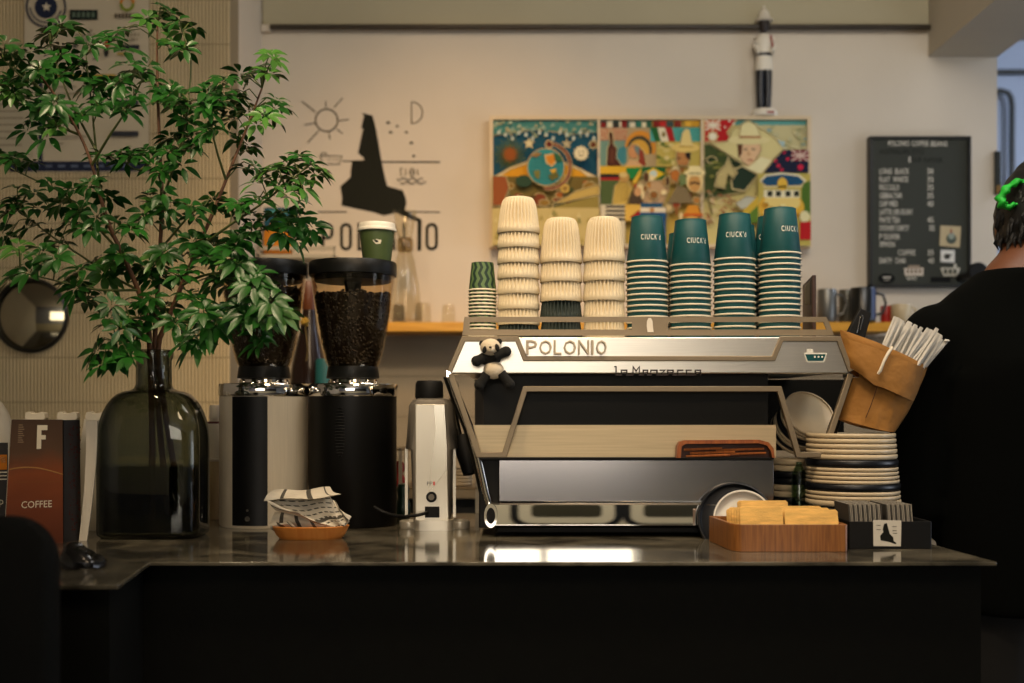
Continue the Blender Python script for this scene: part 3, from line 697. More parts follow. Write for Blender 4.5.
b.add([conep(u, v, .0008) for u, v in ((-.007, .0025), (.001, .003), (.003, -.001), (-.002, -.002))], [(0, 1, 2, 3)], mat('cup_print_dark', '#15180f', .6)); b.build('logo', parent=tk)

# ================================================================ napkins on the amber dish
YN = DC(541)
amber = wood('amber_wood', '#cb7a30', '#d4883e', (30, 4, 4), .35)
x0, x1 = P(271.5, 0, YN + .04).x, P(349, 0, YN + .04).x; yc = YN + .045
dsh = thing('wooden_dish', ((x0 + x1) / 2, yc, CT), 'small oval amber wooden dish holding a folded striped cloth', 'dish')
b = MB(); w_ = (x1 - x0) / 2; rings = []
def oval(rx, ry, z, n=40): return [Vector(((x0 + x1) / 2 + rx * (abs(math.cos(a)) ** .8) * (1 if math.cos(a) > 0 else -1), yc + ry * math.sin(a), z)) for a in [2 * PI * i / n for i in range(n)]]
h_ = sx(13, YN)
b.loft([oval(w_ * .8, .035, CT), oval(w_ * .9, .041, CT + h_ * .35), oval(w_, .048, CT + h_), oval(w_ * .97, .046, CT + h_ + .001), oval(w_ * .86, .039, CT + h_ * .5), oval(w_ * .75, .033, CT + h_ * .3)], amber); b.build('dish', parent=dsh, smooth=40)
# cloth: striped sheets folded over one another
cl_m = mat('cloth_cream', '#cfc6b2', .9, var=.05, vscale=80, bump=.3, bscale=600); st_m = mat('cloth_stripe', '#4a463c', .9, bump=.3, bscale=600)
def C8(x, y, Y): return P(250 + x / 7.59, 470 + y / 7.59, Y)
cloth = thing('folded_cloth', ((x0 + x1) / 2, yc, CT + h_ * .6), 'cream dish cloth with grey stripes folded on the amber dish', 'cloth')
def sheet(A, B, Cc, Dd, nu, nv, stripes, sag, name, dep):
    """curved sheet between polylines; A..D photo-crop corners with depth: A-B top edge, D-C bottom edge"""
    b = MB(); b.mi(cl_m); b.mi(st_m); vs = []
    a, b_, c, d = [C8(*p) for p in (A, B, Cc, Dd)]
    for j in range(nv + 1):
        v = j / nv
        for i in range(nu + 1):
            u = i / nu
            p = (a * (1 - u) + b_ * u) * (1 - v) + (d * (1 - u) + c * u) * v
            p = p + Vector((0, -dep * math.sin(PI * v) - .004 * math.sin(u * 7 + v * 3), sag * math.sin(PI * u) + .0016 * math.sin(u * 9 + v * 5)))
            vs.append(p)
    n0 = len(vs)
    vs += [p + Vector((0, .003, -.0012)) for p in vs]
    W1 = nu + 1
    for par in (0, 1):
        fs = []
        for j in range(nv):
            for i in range(nu):
                on = stripes(i, j)
                if on == bool(par): fs.append((j * W1 + i, j * W1 + i + 1, (j + 1) * W1 + i + 1, (j + 1) * W1 + i)); fs.append(tuple(n0 + k for k in (j * W1 + i, (j + 1) * W1 + i, (j + 1) * W1 + i + 1, j * W1 + i + 1)))
        b.add(vs if par == 0 else [], [], cl_m) if par == 0 else None
        k = b.mi(st_m if par else cl_m)
        for f in fs: b.f.append(list(f)); b.m.append(k)
    k = b.mi(cl_m)
    bd = [i for i in range(nu)]
    for i in range(nu): b.f.append([i, i + 1, n0 + i + 1, n0 + i]); b.m.append(k); q_ = nv * W1 + i; b.f.append([q_, q_ + 1, n0 + q_ + 1, n0 + q_]); b.m.append(k)
    for j in range(nv):
        for e in (0, nu): q_ = j * W1 + e; b.f.append([q_, q_ + W1, n0 + q_ + W1, n0 + q_]); b.m.append(k)
    return b.build(name, parent=cloth, smooth=70)
y1, y2 = YN + .005, YN + .05
sheet((190, 320, y2), (560, 390, y2 - .02), (660, 445, y1 + .028), (160, 440, y1 + .034), 30, 14, lambda i, j: i in (4, 5, 12, 13, 20, 21, 27), .002, 'lower_fold', .010)
sheet((152, 392, y1 + .034), (320, 405, y1 + .022), (430, 452, y1 + .022), (168, 450, y1 + .034), 18, 10, lambda i, j: i in (5, 6, 12), .003, 'inner_fold', .008)
sheet((130, 225, y2 - .01), (610, 205, y2), (755, 395, y1 + .022), (640, 448, y1 + .016), 40, 26, lambda i, j: (j % 4 == 1 and (i // 2 + j) % 3 != 0) or j in (18, 19), -.001, 'middle_fold', .008)
sheet((600, 200, y2), (655, 250, y2 - .01), (768, 360, y1 + .022), (700, 440, y1 + .018), 14, 20, lambda i, j: i in (4, 5, 9, 10), .001, 'side_fold', .008)
sheet((180, 150, y2 + .012), (610, 128, y2 + .012), (688, 190, y1 + .004), (105, 226, y1), 40, 12, lambda i, j: i in (8, 9, 23, 24, 25, 35), -.002, 'upper_fold', .012)
sheet((120, 226, y1 + .003), (390, 340, y1 + .001), (670, 446, y1 + .014), (200, 300, y1 + .008), 30, 8, lambda i, j: j in (4,), .0, 'edge_fold', .004)

# ================================================================ automatic tamper
YT = DC(530.5)
silver = mat('tamper_silver', '#c9c2b2', .33, .6); silver2 = mat('tamper_grey', '#6a645a', .45, .25)
T = lambda x, y, Y=YT: P(x, y, Y)
tp = thing('coffee_tamper', (T(431, 0).x, YT + .05, CT), 'silver automatic coffee tamper with power socket beside the espresso machine', 'tamper')
b = MB()
def tring(y, xl, xr, d0, d1, r): return rrect(T(xl, 0).x, T(xr, 0).x, YT + d0, YT + d1, r, T(0, y).z, 4)
b.loft([tring(523, 413, 449, .006, .085, .008), tring(450, 410, 452, .006, .10, .010), tring(449, 404.5, 456, .008, .13, .016), tring(405, 408, 452, .008, .13, .016), tring(399.5, 412, 448, .012, .12, .014), tring(398, 418, 443, .022, .10, .012)], silver2); b.build('body', parent=tp, smooth=50)
b = MB(); b.prism([T(415, 404), T(445, 404), T(447.5, 450), T(449, 521), T(415, 521)], (0, .012, 0), silver); fp = b.build('rear_panel', parent=tp, bevel=.002)
b = MB(); b.prism([T(433.5, 404.8), T(444.5, 404.8), T(447, 450), T(447, 470), T(428, 494), T(436, 428)], (0, -.0006, 0), mat('tamper_sheen', '#dcd6c6', .22, .6)); b.build('sheen_patch', parent=fp)  # panel sheen put in as a paler, smoother patch
b = MB(); vs, fs = text_fit('PP', 427, 481.6, 432.4, 485.4, YT, .0008); b.add(vs, fs, paint('#26221e')); vs, fs = text_fit('I', 433.2, 481.6, 435, 485.4, YT, .0008); b.add(vs, fs, paint('#b01a14')); b.build('logo', parent=fp)
def disc(b, c, r, d, m, n=20):
    b.loft([[c + Vector((r * math.cos(2 * PI * i / n), 0, r * math.sin(2 * PI * i / n))) for i in range(n)], [c + Vector((r * math.cos(2 * PI * i / n), -d, r * math.sin(2 * PI * i / n))) for i in range(n)]], m)
b = MB(); disc(b, T(431.5, 497), sx(5.4, YT), .003, rubber); disc(b, T(431.5, 497) + Vector((0, -.003, 0)), sx(3, YT), .002, silver2); b.build('switch', parent=tp, smooth=40)
b = MB(); b.box(T(425, 517.5) + Vector((0, -.004, 0)), T(439.5, 506.5), rubber); b.build('socket', parent=tp, bevel=.001)
b = MB()
for xa_, xb_ in ((403.5, 406.3), (452.2, 455)): b.box(T(xa_, 519) + Vector((0, .03, 0)), T(xb_, 446) + Vector((0, .036, 0)), silver); b.box(T(min(xa_, 411), 448) + Vector((0, .03, 0)), T(max(xb_, 410.5), 445.5) + Vector((0, .036, 0)), silver) if xa_ > 430 or True else None
b.build('side_rail', parent=tp)
b = MB(); b.loft([rrect(T(414, 0).x, T(453, 0).x, YT - .006, YT + .1, .012, CT), rrect(T(414, 0).x, T(453, 0).x, YT - .006, YT + .1, .012, T(0, 520).z)], silver)
for cx in (407, 459): b.lathe([(.018, CT), (.019, CT + .003), (.019, CT + .014), (.015, CT + .016), (.012, CT + .013), (0, CT + .013)], 24, (T(cx, 0).x, YT + .045, 0), silver)
b.box((T(407, 0).x, YT + .03, CT), (T(459, 0).x, YT + .06, CT + .012), silver); b.build('base', parent=tp, smooth=35)
b = MB(); b.lathe([(.026, T(0, 399).z), (.028, T(0, 396).z), (.027, T(0, 383).z), (.024, T(0, 380).z), (0, T(0, 379.5).z)], 28, (T(427, 0).x, YT + .06, 0), rubber); b.build('top_cap', parent=tp, smooth=40)
b = MB(); pts = [T(428, 512) + Vector((0, -.006, 0)), T(420, 514) + Vector((0, -.02, 0)), T(405, 516.5), P(393, 515.5, YT - .02), P(383, 512, YT - .03), P(374, 507, YT - .02)]
b.tube(pts, .0032, 8, rubber); b.build('cord', parent=tp, smooth=60)

# ================================================================ big bottle with branches
YB = 2.02; bt = thing('glass_bottle', (P(153, 0, YB + .065).x, YB + .065, CT), 'large dark green flat glass bottle of water holding leafy branches', 'bottle')
bg = glass('bottle_glass', '#ced3cd', .03, 1.2, '#151b19')
xl, xr = P(101, 0, YB + .055).x, P(203.5, 0, YB + .055).x; cx, wx = (xl + xr) / 2, (xr - xl) / 2
zb = lambda y: P(0, y, YB + .03).z
def bring(kx, ky, z, pw, n=48):
    out = []
    for i in range(n):
        a = 2 * PI * i / n; c, s = math.cos(a), math.sin(a)
        out.append(Vector((cx + kx * (abs(c) ** pw) * (1 if c > 0 else -1), YB + .065 + ky * (abs(s) ** pw) * (1 if s > 0 else -1), z)))
    return out
ztop = zb(349); nr = sx(17.5, YB + .06)
def bprof(o):  # o: inset
    L = [(wx - .006, .058, CT + .0005 + o, .45), (wx - .001, .064, CT + .006 + o, .42), (wx, .065, CT + .012 + o, .42), (wx, .065, zb(440), .42)]
    for k in range(1, 9):
        a = PI / 2 * k / 8; L.append((nr + .012 + (wx - nr - .012) * math.cos(a) ** .9, nr + .006 + (.065 - nr - .006) * math.cos(a), zb(440) + (zb(390.5) - zb(440)) * math.sin(a), .42 + .5 * (k / 8) ** 1.5))
    L += [(nr + .003, nr + .003, zb(388), 1), (nr, nr, zb(384), 1), (nr * .98, nr * .98, zb(360), 1)]
    return [bring(a - o, b_ - o, z, p) for a, b_, z, p in L]
b = MB(); out = bprof(0) + [bring(nr * 1.06, nr * 1.06, zb(357), 1), bring(nr * 1.1, nr * 1.1, zb(351), 1), bring(nr * 1.02, nr * 1.02, ztop, 1)]
inn = [bring(nr * .85, nr * .85, ztop, 1)] + list(reversed(bprof(.004)))
b.loft(out + inn, bg); b.build('wall', parent=bt, smooth=60)
b = MB(); zw = zb(466)
L = [bring(wx - .012, .052, CT + .012, .45), bring(wx - .0062, .059, CT + .02, .42), bring(wx - .0062, .059, zw, .42)]
b.loft(L, glass('water', '#858c80', .01, .8)); b.build('water', parent=bt, smooth=50)

# branches
rp_ = random.Random(5)
leaf_a = mat('leaf_green', '#1a4a14', .34, var=.5, vscale=14, spec=.36); nt = leaf_a.node_tree
leaf_a.node_tree.nodes['Principled BSDF'].inputs['Subsurface Weight'].default_value = 0
leaf_b = mat('leaf_young', '#3a6524', .36, var=.3, vscale=14, spec=.36)
bark = mat('branch_bark', '#5a3a20', .7, var=.3, vscale=60); stemg = mat('twig_green', '#4a5426', .6)
YV = YB + .065
plant = thing('leafy_branch', (cx, YV, CT + .02), 'tall umbrella-leaved green branches standing in the dark glass bottle', 'plant')
SK = [
 [(152, 520, .0), (152, 430, 0), (150, 352, .0), (147, 320, .0), (138, 290, -.02), (123, 255, -.05), (109, 225, -.07), (100, 195, -.09), (92, 165, -.1), (80, 135, -.1), (62, 105, -.1), (40, 75, -.09)],
 [(168, 515, .02), (160, 430, .01), (155, 352, .01), (157, 300, .03), (160, 250, .05), (162, 200, .07), (160, 150, .09), (158, 100, .1), (157, 50, .12), (158, 20, .12)],
 [(180, 500, .0), (168, 430, .0), (158, 352, -.01), (168, 320, -.02), (182, 285, -.03), (197, 250, -.03), (212, 215, -.02), (226, 180, 0), (238, 150, .02), (250, 120, .04), (262, 88, .05)],
 [(198, 248, -.03), (230, 225, -.05), (260, 205, -.07), (285, 185, -.08), (308, 166, -.08)],
 [(197, 250, -.03), (230, 240, 0), (262, 230, .0), (298, 222, .02)],
 [(138, 290, -.02), (110, 275, .05), (80, 255, .1), (50, 235, .12), (18, 210, .13)],
 [(123, 255, -.05), (95, 225, .0), (65, 195, .05), (35, 180, .06), (6, 166, .06)],
 [(92, 165, -.1), (110, 135, -.15), (130, 105, -.18), (142, 80, -.2)],
 [(100, 195, -.09), (96, 150, -.02), (92, 110, .03), (86, 55, .05)],
 [(182, 285, -.03), (205, 275, -.1), (230, 275, -.14), (255, 295, -.17), (266, 318, -.18)],
 [(147, 320, 0), (130, 318, -.08), (115, 335, -.12), (108, 352, -.12)],
 [(162, 200, .07), (176, 160, .02), (186, 120, .0), (191, 60, .0), (182, 32, .0)],
 [(62, 105, -.1), (40, 88, -.12), (20, 75, -.12), (4, 60, -.12)],
 [(80, 135, -.1), (50, 122, -.06), (12, 98, -.04)],
 [(138, 290, -.02), (100, 290, -.1), (70, 284, -.13), (20, 272, -.15)],
 [(168, 320, -.02), (190, 322, -.1), (212, 326, -.13)],
 [(96, 150, -.02), (70, 100, .0), (50, 45, .02)],
 [(226, 180, 0), (214, 140, -.05), (210, 100, -.07)],
 [(160, 250, .05), (190, 215, -.05), (205, 205, -.08)],
 [(160, 150, .09), (140, 170, .0), (122, 160, -.05)],
]
SKW = [[P(x, y, YV + d) for x, y, d in s] for s in SK]
for i, s in enumerate(SKW):
    n = len(s); r0, r1 = (.0058, .0018) if i < 3 else (.0026, .0012)
    # smooth
    q = []
    for k in range(n - 1):
        p0, p1, p2, p3 = s[max(0, k - 1)], s[k], s[k + 1], s[min(n - 1, k + 2)]
        for t in (0, .33, .66): q.append(.5 * ((2 * p1) + (-p0 + p2) * t + (2 * p0 - 5 * p1 + 4 * p2 - p3) * t * t + (-p0 + 3 * p1 - 3 * p2 + p3) * t ** 3))
    q.append(s[-1])
    b = MB(); b.tube(q, [r0 + (r1 - r0) * k / (len(q) - 1) for k in range(len(q))], 8, bark if i < 3 else stemg); b.build('branch', parent=plant, smooth=60)
CL = [(12,60),(30,50),(48,38),(60,25),(75,30),(88,45),(62,52),(40,70),(20,78),(55,80),(5,85),(75,65),(150,18),(125,32),(118,42),(165,15),(180,22),(192,30),(172,42),(185,48),(8,45),(15,95),(40,100),(12,88),
(85,85),(95,95),(110,85),(128,75),(140,72),(150,82),(135,95),(100,110),(75,115),(60,105),(45,120),(30,130),(55,128),(40,110),(120,112),(165,95),(170,85),
(205,90),(218,82),(230,88),(240,72),(255,70),(265,72),(272,62),(222,100),(212,105),(240,95),(235,115),(250,112),(262,118),(275,100),(280,108),(205,112),(192,105),(185,118),(178,100),
(200,130),(190,138),(215,128),(240,140),(250,150),(180,150),(165,150),(172,135),(195,150),(120,150),(135,155),(150,148),(15,160),(30,165),(5,158),(100,158),(128,160),(155,165),(165,172),(180,165),
(290,165),(300,158),(310,162),(315,172),(295,178),(280,185),(305,180),(265,180),(255,168),(272,172),(262,195),(285,195),
(20,190),(35,195),(50,185),(75,190),(90,185),(105,195),(60,205),(40,210),(15,205),(5,215),(80,210),(70,225),(100,215),(90,230),(30,225),(10,235),(50,235),(115,225),(150,200),(160,195),(170,205),(145,210),(185,205),(195,215),(165,225),(240,205),(215,205),(230,215),(250,215),(140,225),(130,235),
(290,212),(300,218),(310,227),(285,235),(295,242),(275,218),(255,230),
(20,255),(40,250),(60,260),(80,270),(95,262),(110,270),(75,285),(30,270),(10,280),(120,255),(130,265),(145,270),(160,262),(155,280),(175,275),(165,250),(185,255),(195,240),(215,245),(230,250),(245,240),(205,260),(190,270),(225,265),(240,262),(250,275),(230,285),(215,280),(262,285),(270,300),(255,300),(240,310),(250,320),(265,325),(280,322),(230,310),(275,310),(258,338),
(75,290),(85,300),(118,305),(110,318),(125,325),(140,318),(100,350),(120,345),(135,335),(110,360),(128,357),(150,300),(165,310),(140,300),(175,320),(180,330),(195,300),(205,310),(210,325),(200,335),(218,332),(185,345)]
pool = [p for s in SKW for k in range(len(s) - 1) for p in (s[k], s[k].lerp(s[k + 1], .33), s[k].lerp(s[k + 1], .66))] + [s[-1] for s in SKW]
pool = [p for p in pool if p.z > P(0, 345, YV).z]
fol = MB(); fol.mi(leaf_a); fol.mi(leaf_b)
tw_ = MB()
UP = Vector((0, 0, 1))
def leaflet(b, p, d, n, L, Wd, m):
    """pointed leaf from p along d, face normal n"""
    s = d.cross(n).normalized(); st = (0, .14, .34, .58, .8, 1); wd = (.05, .5, .92, 1, .62, 0); vs = []
    for t, w in zip(st, wd):
        c = p + d * L * t - UP * L * .38 * t * t - n * .0
        e = s * Wd * w * .5; lift = n * (Wd * w * .14)
        vs += [c - e + lift, c, c + e + lift]
    fs = []
    for j in range(len(st) - 1):
        o = j * 3; fs += [(o, o + 1, o + 4, o + 3), (o + 1, o + 2, o + 5, o + 4)]
    b.add(vs, fs, m)
CL2 = [(x + rp_.uniform(-9, 9), y + rp_.uniform(-7, 9)) for x, y in CL if rp_.random() < .9]
CL2 += [(x + rp_.uniform(-12, 12), y + rp_.uniform(-9, 9)) for x, y in CL if y < 125 and x < 200 and rp_.random() < .6]
for (x, y) in CL + CL2:
    best = min(pool, key=lambda p: ((p.x - (x - 512) * p.y / F) ** 2 + (p.z - CZ - (HZ - y) * p.y / F) ** 2) - (.0015 if CZ + (HZ - y) * p.y / F > p.z else 0))
    Y = best.y + rp_.uniform(-.07, .07); Y = max(1.7, min(2.22 if x < 212 else 2.16, Y))
    if 215 < x < 300 and y > 235: Y = min(Y, 2.08)
    c = P(x + rp_.uniform(-3, 3), y + rp_.uniform(-3, 3), Y)
    mid = best.lerp(c, .55) + Vector((0, 0, .012)); tw_.tube([best, mid, c], [.0014, .0011, .0009], 5, stemg)
    ax = ((c - best).normalized() * .5 + Vector((rp_.uniform(-.5, .5), rp_.uniform(-.75, .2), .7))).normalized()
    a = ax.cross(Vector((.3, .9, .1))).normalized(); b2 = ax.cross(a)
    k = rp_.randint(6, 9); ph = rp_.uniform(0, 6.28); big = (.033 if y > 230 else .029) * rp_.uniform(.85, 1.15)
    mm = leaf_b if (x > 255 and y < 200 and rp_.random() < .7) or rp_.random() < .12 else leaf_a
    for i in range(k):
        t = ph + 2 * PI * i / k + rp_.uniform(-.2, .2); rad = a * math.cos(t) + b2 * math.sin(t)
        d = (rad + ax * rp_.uniform(-.05, .45)).normalized(); nrm = (ax - d * ax.dot(d)).normalized()
        pt = c + d * .006
        leaflet(fol, pt, d, nrm, big * rp_.uniform(.75, 1.15), big * rp_.uniform(.36, .48), mm)
o_ = len(fol.v); fol.v += tw_.v; k_ = fol.mi(stemg)
for f in tw_.f: fol.f.append([i + o_ for i in f]); fol.m.append(k_)
fol.build('foliage', parent=plant, smooth=70, fix=False)
# ================================================================ things on the walls
class Print(MB):
    """flat printed shapes, each new one a hair nearer the viewer"""
    def __init__(s, Y, ox=0, oy=0, k=1.0, step=.00025): MB.__init__(s); s.Y, s.ox, s.oy, s.k, s.n, s.step = Y, ox, oy, k, 0, step
    def pt(s, x, y, up=0): return P(s.ox + x / s.k, s.oy + y / s.k, s.Y) + Vector((0, -s.step * (s.n + up), 0))
    outline = None
    def poly(s, pts, c):
        if s.outline and 4 < len(pts) < 20:
            xs = [p[0] for p in pts]; ys = [p[1] for p in pts]
            if (max(xs) - min(xs)) * (max(ys) - min(ys)) > 1500: s.line(pts, 7, s.outline, True)
        s.n += 1; s.add([s.pt(x, y) for x, y in pts], [tuple(range(len(pts)))], paint(c, .65))
    def rect(s, x0, y0, x1, y1, c): s.poly([(x0, y0), (x1, y0), (x1, y1), (x0, y1)], c)
    def ell(s, cx, cy, rx, ry, c, n=24, a0=0, a1=2 * PI): s.poly([(cx + rx * math.cos(a0 + (a1 - a0) * i / n), cy + ry * math.sin(a0 + (a1 - a0) * i / n)) for i in range(n + (0 if a1 - a0 > 6.2 else 1))], c)
    def star(s, cx, cy, r, c, n=5, q=.42, rot=-PI / 2): s.poly([(cx + (r if i % 2 == 0 else r * q) * math.cos(rot + PI * i / n), cy + (r if i % 2 == 0 else r * q) * math.sin(rot + PI * i / n)) for i in range(2 * n)], c)
    def line(s, pts, w, c, closed=False):
        s.n += 1; s.stroke([s.pt(x, y) for x, y in pts], sx(w / s.k, s.Y), .0002, paint(c, .65), closed)
    def text(s, t, x0, y0, x1, y1, c):
        s.n += 1; vs, fs = text_fit(t, s.ox + x0 / s.k, s.oy + y0 / s.k, s.ox + x1 / s.k, s.oy + y1 / s.k, s.Y, s.step * s.n); s.add(vs, fs, paint(c, .65))
    def done(s, name, parent=None, **k): return s.build(name, parent=parent, fix=False, **k)

# ---- mural painted on the plaster
INK = '#16180f'
b = Print(WY - .0008, 230, 60, 3.416); 
mu = thing('wall_mural', P(380, 190, WY), 'black line mural of sun, moon, boat and dark tower silhouette on the plaster', 'mural')
b.poly([(450,180),(487,190),(500,240),(517,340),(525,380),(537,430),(560,437),(590,445),(600,470),(603,490),(597,512),(625,530),(655,545),(653,652),(640,652),(640,552),(598,538),(570,522),(525,532),(490,520),(440,510),(380,497),(383,470),(377,432),(412,400),(412,378),(418,343),(458,342),(458,335),(437,318),(448,265),(455,235),(448,232),(458,190)], INK); b.done('tower_silhouette', mu)
b = Print(WY - .0008, 230, 60, 3.416)
b.line([(330 + 38 * math.cos(2 * PI * i / 28), 206 + 38 * math.sin(2 * PI * i / 28)) for i in range(28)], 5, '#35342a', True)
for p in (((327,140),(327,165)),((385,130),(355,163)),((407,203),(372,208)),((385,252),(365,236)),((342,272),(338,248)),((265,283),(303,243)),((255,222),(290,216)),((247,142),(292,178))): b.line(p, 3.4, '#35342a')
b.done('sun', mu)
b = Print(WY - .0008, 230, 60, 3.416)
b.line([(620, 218), (620, 143)] + [(620 + 38 * math.sin(PI * i / 12), 180 - 37 * math.cos(PI * i / 12)) for i in range(13)], 3.6, '#35342a')
for x, y, r in ((541,214,9),(572,226,7),(549,247,8),(603,247,7),(620,283,8),(628,328,7)): b.poly([(x - r, y + 3), (x - 2, y - r * .7), (x + r, y), (x + 2, y + r * .6)], '#4a473a')
b.done('moon', mu)
b = Print(WY - .0008, 230, 60, 3.416)
b.line([(385, 346), (425, 346)], 4, INK); b.line([(515, 348), (718, 349)], 5, INK); b.line([(300, 519), (400, 519)], 4, INK); b.line([(598, 519), (718, 520)], 3.6, INK)
b.line([(308, 328), (383, 328), (374, 356), (318, 356)], 3, '#4a473a', True); b.line([(312, 328), (314, 318), (328, 318), (330, 328)], 3, '#4a473a')
for x in (336, 350, 364): b.line([(x, 340), (x + 7, 340)], 3, '#4a473a')
b.line([(585, 398), (582, 372), (590, 370)], 3, '#4a473a'); b.line([(602 + 8 * math.cos(2 * PI * i / 16) * 1.0 + (20), 384 + 13 * math.sin(2 * PI * i / 16)) for i in range(16)], 3, '#4a473a', True); b.line([(600, 372), (600, 396)], 3, '#4a473a'); b.line([(614, 384), (630, 384)], 3, '#4a473a'); b.line([(640, 374), (643, 394)], 3, '#4a473a')
for y in (407, 420): b.line([(570 + i * 6 + (12 if y > 410 else 0), y + 4 * math.sin(i * 1.2)) for i in range(16)], 3, '#4a473a')
b.done('sea_and_boat', mu)
b = Print(WY - .0008)
w = 3.0; L = '#15170f'
def ltr(ch, x0, x1, y0=224.5, y1=249):
    m = (x0 + x1) / 2; r = (x1 - x0) / 2
    arc = lambda cx, cy, a0, a1, n=8: [(cx + r * math.cos(math.radians(a0 + (a1 - a0) * i / n)), cy + r * math.sin(math.radians(a0 + (a1 - a0) * i / n))) for i in range(n + 1)]
    if ch == 'O': b.line(arc(m, y0 + r, 180, 360) + arc(m, y1 - r, 0, 180), w, L, True)
    if ch == 'P': b.line([(x0, y1 + 1.4), (x0, y0), (m, y0)] + arc(m, y0 + r, -90, 0, 5) + arc(m, y0 + 9, 0, 90, 5) + [(x0, y0 + 9 + r)], w, L)
    if ch == 'L': b.line([(x0, y0 - 1.4), (x0, y1), (x1, y1)], w, L)
    if ch == 'N': b.line([(x0, y1 + 1.4), (x0, y0), (x1, y1), (x1, y0 - 1.4)], w, L)
    if ch == 'I': b.line([(m, y0 - 1.4), (m, y1 + 1.4)], w, L)
for c in (('P', 323, 332), ('O', 341.5, 350.5), ('L', 359, 368), ('O', 376, 385), ('N', 394, 404), ('O', 427, 436.5)): ltr(*c)
b.done('lettering', mu)

# ---- painted panel
PY = 3.555
pt_ = thing('painting', P(650, 182, PY), 'wide colourful painted panel in three parts with globe, flags and hatted figures', 'painting')
fr_m = mat('picture_frame', '#c9b694', .6); X = lambda x, y, Y=PY: P(x, y, Y)
b = MB()
for x0, y0, x1, y1 in ((489.5, 116, 811, 119.6), (489.5, 244, 811, 247.5), (489.5, 119.6, 493, 244), (807.2, 119.6, 811, 244), (597.6, 119.6, 600, 244), (700.6, 119.6, 703, 244)):
    b.box(X(x0, y1) + Vector((0, -.004, 0)), X(x1, y0) + Vector((0, .03, 0)), fr_m)
b.box(X(490, 247) + Vector((0, .012, 0)), X(810.5, 116.5) + Vector((0, .042, 0)), fr_m); b.build('frame', parent=pt_)
rr = random.Random(21); Print.outline = '#d2bf88'
b = Print(PY + .011, 485, 110, 6.21, .0002)
b.rect(48, 58, 703, 850, '#12485c'); b.poly([(48, 58), (703, 58), (703, 130), (560, 150), (300, 120), (48, 160)], '#3f7a72')
for i in range(75):
    x, y = rr.uniform(55, 695), rr.uniform(64, 165); s_ = rr.uniform(8, 20); b.poly([(x - s_, y + s_ * .6), (x, y - s_), (x + s_ * .8, y + s_ * .3)], rr.choice(['#7d9a8a', '#9cab90', '#4d7f78', '#b0a47a', '#8f9a7a']))
for x in range(80, 690, 42): y = 165 + 22 * math.sin(x * .05); b.poly([(x, y - 14), (x + 16, y - 10), (x + 12, y + 12), (x - 4, y + 10)], '#b9c2b2')
for k in range(26): a = 2 * PI * k / 26; b.line([(155 + 40 * math.cos(a), 285 + 44 * math.sin(a)), (155 + (88 + 14 * (k % 2)) * math.cos(a), 285 + (92 + 14 * (k % 2)) * math.sin(a))], 5, '#5d6a34')
b.star(155, 285, 62, '#6a4a22', 12, .6); b.ell(155, 285, 34, 36, '#8a4a1a')
b.poly([(60, 425), (150, 370), (250, 335), (390, 300), (520, 345), (600, 380), (690, 425)], '#d8c49a'); b.poly([(85, 425), (160, 378), (260, 345), (390, 315), (515, 355), (590, 388), (640, 425)], '#c98f1e')
b.rect(48, 425, 703, 850, '#6a5a28')
for i in range(46):
    x, y = rr.uniform(60, 690), rr.uniform(440, 720); s_ = rr.uniform(16, 46); b.ell(x, y, s_, s_ * rr.uniform(.4, .9), rr.choice(['#8a6a2a', '#7a3a1c', '#3a4422', '#a08a44', '#54401c', '#9a5a24', '#2c3a26']), 10)
b.poly([(430, 600), (560, 520), (703, 480), (703, 540), (560, 570)], '#b59a52'); b.poly([(430, 615), (700, 545), (703, 620), (430, 640)], '#8a7a3a'); b.rect(48, 622, 703, 850, '#b8a56a')
for i in range(30): x, y = rr.uniform(60, 690), rr.uniform(640, 840); b.poly([(x - 12, y + 16), (x, y - 18), (x + 12, y + 16)], rr.choice(['#9a8a4a', '#7a7a44', '#c8b880']))
b.poly([(48, 430), (130, 430), (150, 500), (110, 610), (48, 610)], '#8a4a22'); b.ell(240, 460, 52, 36, '#28402c')
b.ell(395, 235, 26, 26, '#c0a878'); b.ell(395, 235, 19, 19, '#5a2016'); b.line([(395 + 130 * math.cos(math.radians(t)), 370 + 138 * math.sin(math.radians(t))) for t in range(-80, 106, 8)], 22, '#c0a070'); b.line([(395 + 130 * math.cos(math.radians(t)), 370 + 138 * math.sin(math.radians(t))) for t in range(-80, 106, 8)], 13, '#5e1a14')
b.ell(375, 375, 118, 118, '#b89a60'); b.ell(375, 375, 112, 112, '#2f7f80')
for x in range(285, 480, 24): b.line([(x, 290 + abs(x - 375) * .3), (x, 460 - abs(x - 375) * .3)], 2.5, '#256a6e')
for y in range(300, 470, 24): b.line([(275 + abs(y - 375) * .35, y), (475 - abs(y - 375) * .35, y)], 2.5, '#256a6e')
b.poly([(370, 305), (425, 295), (435, 345), (412, 370), (380, 350)], '#c07a22'); b.poly([(398, 395), (440, 385), (425, 425)], '#c89a2a'); b.poly([(280, 310), (320, 285), (350, 295), (320, 315)], '#8a6a3a'); b.poly([(420, 285), (470, 310), (475, 345), (430, 340)], '#2a5a3a'); b.poly([(300, 400), (340, 395), (335, 450), (310, 440)], '#6a6a34'); b.poly([(440, 400), (455, 440), (410, 460), (390, 430)], '#5a5a2a')
b.star(272, 232, 30, '#c8bd96'); b.star(503, 235, 27, '#c8bd96'); b.star(590, 293, 50, '#c8bd96', 12, .78); b.ell(590, 293, 37, 37, '#d6caa4'); b.ell(578, 284, 4, 6, '#4a3a2a', 8); b.ell(602, 284, 4, 6, '#4a3a2a', 8); b.line([(574, 302), (590, 312), (606, 302)], 4, '#4a3a2a'); b.star(665, 240, 26, '#6a3a22', 8, .6)
